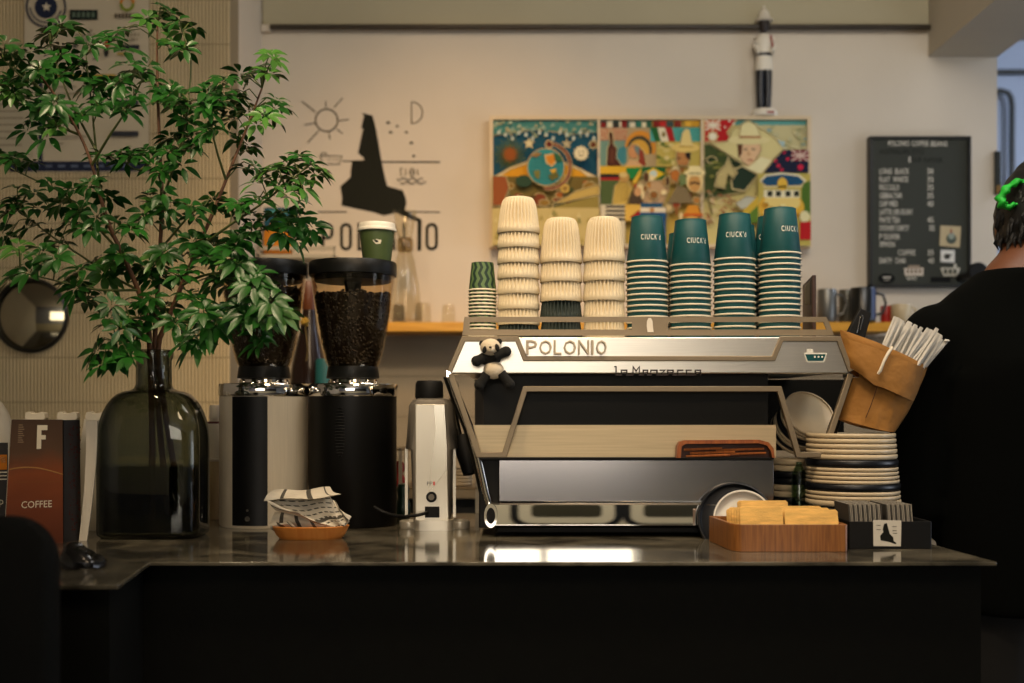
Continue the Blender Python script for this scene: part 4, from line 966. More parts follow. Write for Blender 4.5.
b.ell(492, 510, 26, 26, '#c8a850'); b.ell(492, 510, 17, 17, '#8a6a30')
b.done('canvas', pt_)
b = Print(PY + .011, 595, 110, 6.21, .0002)
b.rect(30, 58, 656, 850, '#b59a48')
b.rect(30, 62, 345, 112, '#3a5a50')
for x, c in ((35, '#7a1c16'), (75, '#d8cfae'), (110, '#2a2a24'), (150, '#c8bda0'), (165, '#7a1c16'), (215, '#d0c8ac'), (255, '#2a6a5a'), (290, '#d6cca8'), (318, '#2a5a44')): b.rect(x, 66 + (x % 3) * 5, x + 34, 108, c)
b.rect(30, 112, 200, 190, '#a04a2a')
for k in range(5): b.rect(30, 116 + k * 15, 200, 122 + k * 15, '#c8b890')
b.rect(30, 190, 200, 355, '#6a8a7a'); b.poly([(110, 260), (190, 220), (190, 330), (120, 330)], '#3a7a80')
b.poly([(84, 150), (98, 128), (110, 150), (112, 215), (135, 240), (130, 300), (170, 352), (72, 352), (78, 240), (92, 205)], '#4a2416'); b.poly([(95, 240), (120, 250), (115, 330), (90, 330)], '#5e3420')
b.rect(200, 112, 380, 355, '#a8926a'); b.ell(280, 240, 96, 110, '#c8852a', 24, -PI * .98, .35); b.ell(275, 250, 78, 88, '#3a3a2a', 24, -PI * .95, .3); b.ell(272, 258, 64, 72, '#c89a3a', 24, -PI * .95, .3)
b.poly([(205, 240), (225, 215), (262, 220), (270, 270), (255, 310), (215, 300), (202, 270)], '#c08858'); b.poly([(262, 220), (300, 260), (320, 352), (260, 352), (270, 300)], '#8a3a24'); b.poly([(180, 352), (215, 310), (260, 320), (300, 352)], '#c8a070'); b.poly([(238, 225), (275, 232), (272, 285), (250, 262)], '#6a7a74')
b.rect(340, 112, 656, 200, '#4a9a90'); b.poly([(340, 108), (385, 112), (408, 200), (372, 200)], '#1c5a2a'); b.poly([(385, 112), (440, 112), (458, 200), (408, 200)], '#d8d0b0'); b.poly([(430, 108), (475, 112), (497, 200), (458, 200)], '#a01c1a'); b.ell(424, 155, 12, 18, '#7a6a3a', 10)
for x, c in ((360, '#7a1c16'), (400, '#b02420'), (440, '#3a4a44'), (490, '#7a2a1c'), (555, '#d8a83a'), (600, '#c8962a')): b.rect(x, 72, x + 44, 108, c)
b.rect(380, 200, 656, 355, '#b8a550')
for i in range(18): x, y = rr.uniform(385, 500), rr.uniform(215, 340); b.ell(x, y, rr.uniform(10, 24), rr.uniform(6, 14), rr.choice(['#8a8a3a', '#c8b870', '#5a6a2a', '#d0c080']), 8)
b.poly([(505, 262), (590, 268), (588, 300), (572, 352), (512, 352), (500, 310)], '#b07a44'); b.poly([(555, 265), (592, 270), (588, 320), (560, 300)], '#241a12'); b.line([(505, 308), (530, 304)], 8, '#241a12'); b.ell(560, 240, 88, 30, '#d8bd6a'); b.poly([(525, 232), (540, 150), (560, 125), (580, 132), (600, 232)], '#dcc67e'); b.line([(520, 232), (604, 234)], 8, '#b08a3a')
b.rect(30, 355, 280, 402, '#d0a42a'); b.rect(30, 402, 150, 425, '#1c1c18'); b.rect(30, 425, 150, 442, '#9a1c1c'); b.rect(30, 442, 200, 600, '#4a5a30')
b.poly([(190, 365), (285, 362), (235, 440), (195, 420)], '#1c7a3a'); b.poly([(285, 362), (230, 450), (245, 470), (300, 380)], '#d8b03a')
b.poly([(105, 595), (120, 480), (160, 440), (200, 450), (225, 500), (190, 595)], '#d0b45a')
for k in range(8): b.line([(112 + k * 3, 580 - k * 17), (205, 560 - k * 14)], 5, '#8a6a2a')
b.ell(180, 425, 30, 32, '#b08a4a'); b.ell(172, 410, 26, 16, '#c8b070')
b.poly([(285, 360), (435, 362), (430, 445), (280, 445)], '#155a2a'); b.poly([(290, 404), (358, 366), (428, 404), (358, 442)], '#d8b41e'); b.ell(358, 404, 24, 24, '#b8c8c0')
b.poly([(280, 445), (430, 445), (455, 500), (420, 595), (220, 595), (250, 500)], '#b89870')
for i in range(44): x, y = rr.uniform(225, 650), rr.uniform(370, 690); b.ell(x, y, rr.uniform(10, 26), rr.uniform(12, 34), rr.choice(['#8a5a2a', '#c8a060', '#5a3a20', '#b07a3a', '#d0b880', '#6a6a3a', '#9a3a20', '#e0cc98']), 9)
b.poly([(200, 595), (235, 490), (275, 500), (285, 595)], '#4a3a28'); b.ell(258, 520, 22, 28, '#c09060')
b.ell(608, 450, 52, 74, '#e0c88a'); b.ell(608, 470, 38, 52, '#c09050'); b.line([(578, 472), (608, 462), (640, 474)], 12, '#3a2818'); b.ell(608, 404, 66, 20, '#e4d49a'); b.poly([(565, 400), (575, 362), (640, 362), (650, 400)], '#e4d49a'); b.line([(570, 408), (646, 408)], 6, '#2a2a20')
b.poly([(455, 400), (490, 380), (520, 400), (500, 470), (460, 440)], '#b06a2a'); b.poly([(510, 420), (550, 410), (560, 470), (520, 490)], '#6a7a4a'); b.poly([(440, 590), (500, 480), (560, 500), (600, 590)], '#7a6a4a')
b.rect(30, 600, 180, 850, '#c8bda0')
for k in range(4): b.rect(60, 606 + k * 26, 180, 620 + k * 26, '#22221c')
b.poly([(180, 600), (275, 600), (275, 700), (180, 700)], '#d0a84a'); b.poly([(205, 680), (270, 630), (270, 700)], '#8a1c1a'); b.rect(275, 590, 410, 618, '#1a4a6a'); b.rect(275, 618, 430, 648, '#d8ccb0'); b.rect(270, 648, 430, 850, '#1c4a70'); b.ell(345, 634, 16, 14, '#b07a3a', 12)
b.poly([(545, 660), (565, 605), (625, 605), (645, 660)], '#d08a2a'); b.poly([(535, 672), (660, 672), (655, 655), (540, 655)], '#c05a1c'); b.ell(590, 720, 60, 50, '#c89a50')
b.done('canvas', pt_)
b = Print(PY + .011, 695, 110, 5.25, .0002)
b.rect(45, 52, 592, 720, '#c8bb7a'); b.poly([(210, 55), (592, 55), (592, 215), (480, 215), (380, 150)], '#c0b88a'); b.rect(210, 52, 592, 80, '#5a9a94')
for i in range(40): x, y = rr.uniform(330, 590), rr.uniform(90, 205); b.ell(x, y, rr.uniform(8, 22), rr.uniform(5, 12), rr.choice(['#d0c89a', '#a8a87a', '#b8b48c', '#8fa8a0']), 8)
b.poly([(340, 150), (470, 170), (440, 250), (350, 240)], '#9ab8bc')
b.poly([(45, 52), (218, 52), (165, 120), (195, 172), (45, 172)], '#b01a1e'); b.rect(52, 58, 130, 110, '#c87a5a')
for p in (((52, 58), (130, 110)), ((130, 58), (52, 110)), ((91, 58), (91, 110)), ((52, 84), (130, 84))): b.line(p, 8, '#e0d8c0')
b.star(90, 143, 27, '#e6e0c8', 8, .7); 
for x, y in ((155, 95), (178, 62), (200, 76)): b.star(x, y, 9, '#e6e0c8')
b.poly([(45, 185), (75, 185), (325, 345), (255, 430), (45, 470)], '#3c4a24')
for i in range(20): x, y = rr.uniform(60, 240), rr.uniform(230, 420); b.ell(x, y, rr.uniform(12, 30), rr.uniform(6, 18), rr.choice(['#2a3a1c', '#56602c', '#8a8a44', '#1f2c18']), 9)
b.poly([(255, 430), (325, 345), (240, 300), (180, 330), (190, 420)], '#1f3222')
b.poly([(85, 185), (325, 340), (460, 215), (410, 150), (300, 80), (190, 110), (170, 170)], '#d0c488')
b.poly([(225, 190), (330, 180), (345, 215), (300, 290), (275, 305), (235, 270), (222, 235)], '#d8b48a'); b.poly([(215, 180), (245, 180), (240, 235), (222, 260)], '#5a3a22'); b.line([(250, 215), (268, 212)], 6, '#3a2a1c'); b.line([(290, 212), (310, 214)], 6, '#3a2a1c'); b.line([(270, 268), (296, 270)], 7, '#a04a34'); b.poly([(272, 215), (286, 245), (268, 246)], '#c09468')
b.ell(275, 165, 110, 24, '#d8cc94'); b.poly([(225, 155), (235, 85), (270, 65), (320, 85), (340, 155)], '#dcd29c'); b.line([(228, 148), (338, 150)], 10, '#a8744a'); b.poly([(230, 300), (275, 305), (340, 250), (400, 270), (340, 345)], '#e0d8a8')
b.poly([(355, 335), (455, 218), (588, 215), (588, 335)], '#171c34'); b.rect(498, 218, 588, 275, '#7a2a34')
for p in (((498, 218), (588, 275)), ((588, 218), (498, 275)), ((543, 218), (543, 275)), ((498, 246), (588, 246))): b.line(p, 7, '#d0b8a8')
for x, y, r in ((415, 275, 11), (430, 300, 13), (447, 322, 11), (460, 232, 9), (478, 265, 12), (545, 308, 20)): b.star(x, y, r, '#c02040', 6, .6)
for i in range(40): x, y = rr.uniform(55, 200), rr.uniform(440, 600); b.line([(x - 12, y), (x, y - 10 * rr.random()), (x + 12, y + 8)], 5, rr.choice(['#a0583a', '#d8c49a', '#b8805a', '#7a3a28']))
b.poly([(95, 410), (110, 340), (150, 300), (165, 260), (180, 300), (210, 340), (190, 370), (165, 350), (150, 420)], '#b8a870'); b.line([(100, 420), (60, 470), (80, 560)], 10, '#6a6238'); b.line([(150, 420), (165, 350), (190, 370)], 7, '#5a5430')
b.poly([(200, 500), (260, 460), (320, 470), (300, 520), (230, 530)], '#b8b8a4'); b.poly([(240, 540), (340, 440), (345, 600), (250, 600)], '#c8a83a'); b.poly([(265, 560), (330, 500), (345, 600), (270, 600)], '#5a7a2a')
b.rect(320, 345, 592, 720, '#b8a854'); b.poly([(545, 400), (592, 380), (592, 560), (545, 560)], '#4a6a24')
b.ell(440, 520, 120, 80, '#d8aa3a'); b.ell(445, 495, 95, 50, '#e0c878'); b.rect(350, 430, 535, 470, '#e0d8b4')
for x in (368, 412, 462, 506): b.rect(x, 436, x + 26, 464, '#1c2418')
b.poly([(330, 385), (360, 355), (440, 345), (530, 355), (565, 385), (540, 410), (360, 412)], '#1a4a6a'); b.line([(330, 385), (360, 355), (440, 345), (530, 355), (565, 385)], 10, '#e0d8b4'); b.line([(345, 415), (550, 412)], 9, '#d8c890'); b.ell(445, 400, 26, 34, '#d8b040')
for i in range(16): b.ell(rr.uniform(335, 545), rr.uniform(490, 590), rr.uniform(8, 18), rr.uniform(8, 16), rr.choice(['#c08a2a', '#e6d89a', '#a87a24']), 8)
b.ell(560, 570, 26, 30, '#d8d0a0'); b.poly([(535, 600), (592, 595), (592, 690), (535, 690)], '#b01a1e')
b.done('canvas', pt_)

Print.outline = None
# ---- figurine standing on the picture's top edge
YF_ = PY + .012; zf = P(0, 116, PY).z + .0005; fx = P(764, 0, YF_).x
fg = thing('figurine', (fx, YF_, zf), 'small painted figurine in white jacket and helmet standing on the picture frame', 'figurine')
white = mat('figurine_white', '#d6cfbe', .5); navy = mat('figurine_navy', '#12151c', .4); skin_d = mat('figurine_face', '#1c120c', .5); redp = mat('figurine_red', '#8a1c16', .5)
u = YF_ / F; fz = lambda y: P(0, y, YF_).z
b = MB(); b.lathe([(13 * u, zf), (13.5 * u, zf + .002), (13 * u, fz(112)), (11 * u, fz(109.5)), (0, fz(109.5))], 28, (fx, YF_, 0), white, sq=.7); b.build('base', parent=fg, smooth=40)
b = MB(); b.box((fx, YF_ - 13.2 * u * .7, zf + .004), (fx + 8 * u, YF_ - 12 * u * .55, zf + .011), redp); b.build('base_stripe', parent=fg)
for d in (-1, 1):
    b = MB(); b.tube([(fx + d * 3.2 * u, YF_, fz(110)), (fx + d * 3.8 * u, YF_, fz(90)), (fx + d * 3.6 * u, YF_, fz(68))], [3.6 * u, 3.9 * u, 4.6 * u], 12, navy); b.ball((fx + d * 3.4 * u, YF_ - 2.5 * u, fz(109.5) + .004), (3 * u, 5 * u, .006), navy, 10); b.build('leg', parent=fg, smooth=60)
b = MB(); b.lathe([(8.6 * u, fz(71)), (8.8 * u, fz(66)), (7.2 * u, fz(55)), (8 * u, fz(45)), (8.4 * u, fz(38)), (5 * u, fz(34.5)), (2.6 * u, fz(33))], 24, (fx, YF_, 0), white, sq=.62); b.build('jacket', parent=fg, smooth=60)
b = MB(); b.lathe([(7.6 * u, fz(56.5)), (7.8 * u, fz(55)), (7.6 * u, fz(53.5))], 24, (fx, YF_, 0), navy, sq=.68); b.build('belt', parent=fg, smooth=60)
for d in (-1, 1):
    b = MB(); b.tube([(fx + d * 7.6 * u, YF_, fz(39)), (fx + d * 9.2 * u, YF_ - 2 * u, fz(47)), (fx + d * 6.5 * u, YF_ - 6 * u, fz(54))], [3 * u, 2.8 * u, 2.2 * u], 10, white); b.build('arm', parent=fg, smooth=60)
b = MB(); b.tube([(fx + 5.5 * u, YF_ - 5.2 * u, fz(37)), (fx + 7.4 * u, YF_ - 4.6 * u, fz(45)), (fx + 7.2 * u, YF_ - 4 * u, fz(52))], 1.0 * u, 8, redp); b.build('sash', parent=fg, smooth=60)
b = MB(); b.lathe([(2.6 * u, fz(34.5)), (3.6 * u, fz(31)), (5.6 * u, fz(28)), (5.8 * u, fz(24)), (5.4 * u, fz(20)), (0, fz(18))], 18, (fx, YF_, 0), skin_d, sq=.95); b.ball((fx, YF_ - 5.4 * u, fz(26)), (1.2 * u, 1.4 * u, 1.5 * u), skin_d, 8); b.build('head', parent=fg, smooth=70)
b = MB(); b.lathe([(6 * u, fz(22)), (8.8 * u, fz(21)), (8.8 * u, fz(20.2)), (6.2 * u, fz(18.5)), (5 * u, fz(13)), (2.2 * u, fz(9.5)), (1 * u, fz(9)), (.9 * u, fz(6)), (0, fz(5.5))], 20, (fx, YF_, 0), white); b.build('helmet', parent=fg, smooth=50)

# ---- letter board menu
LY = 3.57; lb = thing('letter_board', P(920, 212, LY), 'black felt letter board with white drink names and prices on the right wall', 'menu board')
K = lambda x, y: (865 + x / 4.27, 130 + y / 4.27)
blk = mat('board_frame', '#0f100d', .45); felt = mat('board_felt', '#33362f', .9, bump=.2, bscale=400)
b = MB(); c0, c1 = P(*K(18, 672), LY), P(*K(450, 28), LY)
b.box((c0.x + .004, LY, c0.z + .004), (c1.x - .004, LY + .022, c1.z - .004), felt); b.build('felt', parent=lb)
b = MB(); t = .0085
for lo, hi in (((c0.x, c0.z), (c0.x + t, c1.z)), ((c1.x - t, c0.z), (c1.x, c1.z)), ((c0.x, c0.z), (c1.x, c0.z + t)), ((c0.x, c1.z - t), (c1.x, c1.z))): b.box((lo[0], LY - .008, lo[1]), (hi[0], LY + .024, hi[1]), blk)
b.build('frame', parent=lb, bevel=.001)
b = Print(LY - .0005, 865, 130, 4.27, .00005); Wt = '#d4cfc0'
b.text('POLONIO', 100, 46, 190, 68, Wt); b.text('COFFEE', 200, 46, 272, 68, Wt); b.text('BEANS', 282, 48, 352, 70, Wt)
b.text('AUSTRALIAN', 62, 82, 190, 103, '#0c0c0a'); b.text('STYLE', 200, 82, 252, 103, '#0c0c0a'); b.text('|', 188, 114, 193, 138, Wt); b.text('OUR', 200, 116, 240, 138, '#0c0c0a'); b.text('FLAVOUR', 252, 118, 330, 139, '#0c0c0a')
for y, l, x1, pr in ((164, 'LONG  BLACK', 188, '30'), (199, 'FLAT  WHITE', 184, '35'), (233, 'PICCOLO', 146, '35'), (268, 'GIBRALTAR', 158, '35'), (303, 'CAP MED', 140, '40'), (338, 'LATTE URUGUAY', 204, None), (372, 'MATE TEA', 148, '45'), (407, 'SYDNEY DIRTY', 188, '35'), (443, 'P OLIVER', 148, None), (476, 'SIPHON', 126, None)):
    b.text(l, 62, y, x1, y + 24, Wt)
    if pr: b.text(pr, 266 if y != 407 else 274, y, 292 if y != 407 else 296, y + 24, Wt)
b.text('COFFEE', 140, 512, 214, 535, Wt); b.text('35', 266, 512, 292, 535, Wt); b.text('DIRTY  CHAI', 62, 546, 172, 570, Wt); b.text('40', 268, 546, 294, 570, Wt); b.text('WIFI', 176, 626, 218, 642, Wt)
b.done('lettering', lb)
b = Print(LY - .002, 865, 130, 4.27, .0006); b.poly([(322, 408), (410, 412), (404, 502), (318, 494)], '#b5a582'); b.ell(368, 465, 22, 22, '#4a5248'); b.ell(368, 452, 13, 16, '#8a9488'); b.rect(364, 424, 370, 442, '#8a3a2a'); b.done('pinned_card', lb)
b = Print(LY - .002, 865, 130, 4.27, .0006); b.poly([(323, 512), (383, 514), (382, 566), (322, 563)], '#d6d4cc'); b.ell(350, 540, 14, 12, '#3a3a34'); b.rect(360, 530, 372, 536, '#3a3a34'); b.done('pinned_card', lb)
b = Print(LY - .002, 865, 130, 4.27, .0006); b.poly([(166, 590), (250, 588), (248, 622), (170, 622)], '#cfc4b4'); b.poly([(185, 578), (232, 578), (236, 592), (182, 592)], '#9a8a78')
for k in range(4): b.rect(178 + k * 17, 596, 186 + k * 17, 612, '#5a4a40')
b.done('sticker', lb)
b = Print(LY - .002, 865, 130, 4.27, .0006); b.poly([(322, 588), (406, 588), (394, 624), (334, 624)], '#c2beae'); b.rect(378, 572, 390, 590, '#c2beae')
for k in range(3): b.rect(336 + k * 20, 594, 350 + k * 20, 614, '#4a4c44')
b.done('sticker', lb)
b = Print(LY - .002, 865, 130, 4.27, .0006); b.ell(92, 634, 36, 22, '#0c0d0b'); b.rect(76, 626, 110, 632, '#b8b4a8'); b.rect(80, 638, 104, 643, '#8a877c'); b.done('sticker', lb)
b = Print(LY - .002, 865, 130, 4.27, .0006); b.rect(280, 628, 365, 650, '#0b0b0a'); b.done('sticker', lb)

# ---- posters on the tiles
QY = TY - .004
po = thing('poster', P(85, 82, QY), 'large pale wall poster with badge, price columns and navy bottom band behind the leaves', 'poster')
b = Print(QY, 0, 0, 6.2, .00015); pal = '#bfb39a'
b.rect(150, -300, 925, 1068, pal); b.done('sheet', po)
b = Print(QY - .0004, 0, 0, 6.2, .00015); Nv = '#22283c'
b.rect(60, 1000, 925, 1062, Nv); b.rect(238, 450, 265, 1000, Nv)
for k in range(9): b.rect(120 + k * 80, 1022, 165 + k * 80, 1038, '#5a6478')
b.rect(165, 464, 215, 484, '#a88a2a'); b.rect(285, 462, 720, 482, '#a88a2a'); b.rect(60, 484, 150, 488, '#6a6454')
b.line([(287 + 120 * math.cos(2 * PI * i / 40), 45 + 122 * math.sin(2 * PI * i / 40)) for i in range(40)], 12, '#2c3040', True); b.ell(287, 45, 70, 70, Nv); b.star(290, 45, 32, '#cfc4aa')
for k in range(18): a = .3 + k * .16; b.rect(287 + 95 * math.cos(a) - 6, 45 + 96 * math.sin(a) - 6, 287 + 95 * math.cos(a) + 6, 45 + 96 * math.sin(a) + 6, '#4a4c54')
b.rect(437, 65, 610, 126, '#16201a')
for k in range(5): b.rect(452 + k * 30, 80, 472 + k * 30, 112, '#5a6a5a')
b.line([(793 + 38 * math.cos(math.radians(t)), 25 + 42 * math.sin(math.radians(t))) for t in range(-180, 1, 10)], 16, '#c87a1e'); b.line([(793 + 38 * math.cos(math.radians(t)), 25 + 42 * math.sin(math.radians(t))) for t in range(0, 181, 10)], 16, '#7a8a2a')
for k in range(7): b.rect(716 + k * 22, 88, 732 + k * 22, 116, '#5a5040')
for y0, x0, x1 in ((215, 470, 600), (244, 470, 610), (190, 560, 580), (215, 730, 870), (246, 730, 860), (190, 770, 840)):
    x = x0
    while x < x1: w_ = rr.uniform(10, 34); b.rect(x, y0, min(x1, x + w_), y0 + 12, '#857c68'); x += w_ + 8
for y in (290, 330, 372): b.ell(475, y, 17, 15, '#54524a'); b.rect(566 if y < 360 else 584, y - 8, 606, y + 8, '#6a6456')
b.rect(722, 286, 872, 314, '#2c2f34'); b.rect(735, 334, 800, 350, '#a8904a'); b.ell(675, 280, 18, 22, '#a85a34'); b.ell(668, 330, 16, 30, '#2c2a26')
for y in (628, 820): b.rect(695, y, 868, y + 30, '#34363c')
for k in range(9):
    y = 540 + k * 44
    if k not in (2, 6): b.rect(320, y, 320 + rr.uniform(80, 260), y + 9, '#8f8672')
b.done('print', po)
ps = thing('paper_notice', P(15, 118, QY), 'plain paper notice with text rows left of the large poster', 'poster')
b = Print(QY - .003, 0, 0, 6.2, .00015); b.rect(-330, 500, 205, 980, '#b0a68e'); b.done('sheet', ps)
b = Print(QY - .0034, 0, 0, 6.2, .00015)
for k in range(9): y = 560 + k * 42; b.rect(-300, y, rr.uniform(110, 170), y + 8, '#857d6a')
b.done('print', ps)

# ---- round mirror
mx = P(29, 315, TY - .02)
mi_ = thing('round_mirror', mx, 'round dark-rimmed mirror on the tiled wall behind the plant', 'mirror')
b = MB(); r = sx(37.5, TY)
prof = [(r - .004, 0), (r, .004), (r, .016), (r - .006, .02), (r - .009, .016), (r - .009, .006)]
vs = []; n = 56
for (q, z) in prof: vs.append([Vector((mx.x + q * math.cos(2 * PI * i / n), TY - z, mx.z + q * math.sin(2 * PI * i / n))) for i in range(n)])
b.loft(vs, mat('mirror_rim', '#15140f', .4), cap=False); b.build('rim', parent=mi_, smooth=50)
b = MB(); vs = []
for j in range(10): q = (r - .008) * (1 - j / 10); vs.append([Vector((mx.x + q * math.cos(2 * PI * i / n), TY - .006 - .016 * (1 - (1 - j / 10) ** 2), mx.z + q * math.sin(2 * PI * i / n))) for i in range(n)])
b.loft(vs, mat('mirror_glass', '#a39a80', .07, 1.0)); b.build('glass', parent=mi_, smooth=80)

# ---- wooden shelf along the wall
SY = 3.42; amw = wood('shelf_wood', '#bd8620', '#d09a34', (2, 20, 20), .4)
zs0, zs1 = P(0, 331.5, SY).z, P(0, 322, SY).z
b = MB(); b.box((P(352, 0, SY).x, SY, zs0), (P(893, 0, SY).x, WY - .013, zs1), amw)
tag(b.build('wall_shelf', bevel=.002), 'long amber wooden wall shelf carrying glasses and mugs', 'shelf')
b = MB(); lx0, lx1 = P(258, 0, 3.5).x, P(335, 0, 3.5).x; lz = P(0, 250, 3.5).z
b.box((lx0, 3.5, P(0, 258, 3.5).z), (lx1, WY, P(0, 254, 3.5).z), mat('ledge_grey', '#a8a08c', .5)); b.box((lx0, 3.5, P(0, 250, 3.5).z), (lx1, 3.506, P(0, 246, 3.5).z), mat('ledge_grey', '#a8a08c')); b.box((lx0, 3.5, P(0, 258, 3.5).z), (lx0 + .006, 3.506, P(0, 246, 3.5).z), mat('ledge_grey', '#a8a08c')); b.box((lx1 - .006, 3.5, P(0, 258, 3.5).z), (lx1, 3.506, P(0, 246, 3.5).z), mat('ledge_grey', '#a8a08c'))
tag(b.build('picture_ledge', bevel=.001), 'short grey metal picture ledge on the wall beside the mural', 'ledge')
bk = thing('book', (P(278, 0, 3.53).x, 3.53, P(0, 254, 3.5).z), 'blue and orange paperback propped on the grey wall ledge', 'book')
b = MB(); b.box(P(264, 254, 3.53) , P(292, 208, 3.53) + Vector((0, .018, 0)), mat('book_pages', '#cfc4aa', .8)); b.build('pages', parent=bk)
b = Print(3.5295, 0, 0, 1, .0003); b.rect(264, 207.5, 292, 254, '#1c4a5a'); b.poly([(264, 232), (272, 222), (280, 226), (286, 220), (292, 228), (292, 254), (264, 254)], '#c07a1e'); b.rect(268, 210, 276, 215, '#4a8a8a'); b.rect(278, 211, 288, 214, '#4a8a8a'); b.done('cover', bk)
# ================================================================ glassware on the shelf
GSH = glass('clear_glass', '#faf8f2', .03, .6); zsh = zs1 + .0005
GY = 3.48; gu = GY / F
def shelf_pt(cx): return ((cx - 512) * gu, GY, zsh)
def gz(y): return P(0, y, GY).z
q = shelf_pt(405); ca = thing('glass_carafe', q, 'tall hourglass coffee carafe of clear glass on the wall shelf', 'carafe')
prof = [(16.5, 322), (17.5, 319), (17.2, 312), (14, 285), (10, 262), (6.5, 250), (5.5, 245), (6.5, 240), (9, 228), (11, 216), (12.5, 211)]
pf = [(r * gu, max(zsh, gz(y))) for r, y in prof]
b = MB(); b.lathe(pf + [(r - .0022, z) for r, z in reversed(pf[1:])] + [(0, zsh + .004)], 36, (q[0], GY, 0), GSH); b.build('body', parent=ca, smooth=60)
b = MB(); b.lathe([(6.5 * gu, gz(252)), (8.2 * gu, gz(250)), (8 * gu, gz(240)), (6.6 * gu, gz(238))], 24, (q[0], GY, 0), glass('collar_glass', '#d8cdb4', .1)); b.build('collar', parent=ca, smooth=50)
b = MB(); b.tube([(q[0] - 14 * gu + 0.0, GY - .02, gz(268)), (q[0] - 20 * gu, GY - .03, gz(280)), (q[0] - 19 * gu, GY - .03, gz(300)), (q[0] - 16 * gu, GY - .02, gz(308))], .004, 8, GSH); b.build('handle', parent=ca, smooth=60)
for cx, wd, yt, lab in ((398.5, 6.5, 304, 'clear glass tumbler on the wall shelf, nearest the carafe foot'), (423, 8.6, 302.5, 'upturned clear tumbler on the shelf, between carafe and small cup stack'), (448.5, 7.2, 304.5, 'upturned clear tumbler at the shelf spot beside the small cup stack')):
    q = ((cx - 512) * 3.45 / F, 3.45, zsh); k = 3.45 / F; zt2 = P(0, yt, 3.45).z
    b = MB(); b.lathe([(wd * k, zsh), (wd * k, zsh + .004), (wd * .9 * k, zt2 - .008), (wd * .78 * k, zt2 - .001), (wd * .6 * k, zt2), (0, zt2), ] + [(0, zt2 - .004), (wd * .6 * k, zt2 - .004), (wd * .8 * k, zt2 - .01), (wd * k - .002, zsh)], 28, q[:2] + (0,), GSH)
    o = b.build('tumbler', smooth=50, loc=q); tag(o, lab, 'glass', 'tumblers on the shelf')

# mugs at the other end of the shelf
def mug(name, cx, Y, y1, r, col, lab, metal=0.0, side=1, rough=.4, band=None):
    k = Y / F; x = (cx - 512) * k; zt2 = P(0, y1, Y).z; R_ = r * k
    t = thing(name, (x, Y, zsh), lab, 'mug', None)
    m = mat(name + '_' + col.strip('#'), col, rough, metal)
    b = MB(); b.lathe([(R_ * .9, zsh), (R_, zsh + .004), (R_, zt2 - .001), (R_ * .98, zt2), (R_ * .92, zt2), (R_ * .9, zsh + .006), (0, zsh + .006)], 32, (x, Y, 0), m); b.build('body', parent=t, smooth=40)
    h = zt2 - zsh
    if side:
        b = MB(); b.tube([(x + side * R_ * .95, Y, zt2 - h * .14), (x + side * (R_ + h * .22), Y, zt2 - h * .2), (x + side * (R_ + h * .3), Y, zt2 - h * .45), (x + side * (R_ + h * .2), Y, zt2 - h * .72), (x + side * R_ * .95, Y, zt2 - h * .8)], .0042, 8, m); b.build('handle', parent=t, smooth=60)
    if band:  # blue sheen put in as a coloured strip on the mug side
        b = MB(); b.lathe([(R_ + .0008, zt2 - .004), (R_ + .0012, zt2 - .003), (R_ + .0012, zsh + .01), (R_ + .0008, zsh + .008)], 10, (x, Y, 0), mat('mug_sheen', band, .35), a0=-PI * .38, a1=-PI * .2); b.build('stripe', parent=t, smooth=40)
    return t
mug('steel_mug', 827, 3.46, 289.5, 9.5, '#6a6a66', 'tall grey steel mug on the shelf behind the machine corner', .7)
mug('grey_mug', 847, 3.5, 290, 8, '#4c4a40', 'dark grey mug on the shelf behind the black mug', .2, 0)
mug('black_mug', 863, 3.44, 288, 12.5, '#10110f', 'black mug with blue sheen on the shelf below the letter board', 0, 1, .3, '#27365a')
mug('red_cup', 886, 3.46, 306, 5.5, '#9a1f16', 'small red cup on the shelf beside the cream cup', 0, 0)
mug('cream_cup', 901, 3.44, 304.5, 10, '#b8a682', 'rounded cream cup on the shelf beside the red cup', 0, 1)
# frame-mounted little sign standing on the machine
sg = thing('menu_stand', (P(809, 0, 2.25).x, 2.25, ZT), 'narrow dark wooden sign with pale print standing at the end of the machine roof', 'sign')
br_ = wood('dark_sign_wood', '#2a140c', '#3c1f12', (30, 30, 3))
b = MB(); z1 = P(0, 275, 2.2).z
pA, pB = Vector((P(802.5, 0, 2.3).x, 2.3, 0)), Vector((P(812.5, 0, 2.2).x, 2.20, 0)); dr = (pB - pA).normalized(); nr_ = Vector((-dr.y, dr.x, 0))
ps_ = [pA, pB, pB + nr_ * .007, pA + nr_ * .007]
b.loft([[p + Vector((0, 0, ZT)) for p in ps_], [p + Vector((0, 0, z1 + (.0 if i in (1, 2) else -.009))) for i, p in enumerate(ps_)]], br_); b.build('board', parent=sg, bevel=.0008)
b = MB(); e = [pA.lerp(pB, .3), pA.lerp(pB, .78)]; off = -nr_ * .0008
b.add([e[0] + off + Vector((0, 0, P(0, 303, 2.25).z)), e[1] + off + Vector((0, 0, P(0, 305, 2.23).z)), e[1] + off + Vector((0, 0, P(0, 281, 2.23).z)), e[0] + off + Vector((0, 0, P(0, 285, 2.25).z))], [(0, 1, 2, 3)], paint('#a89c84')); b.build('print', parent=sg, fix=False)

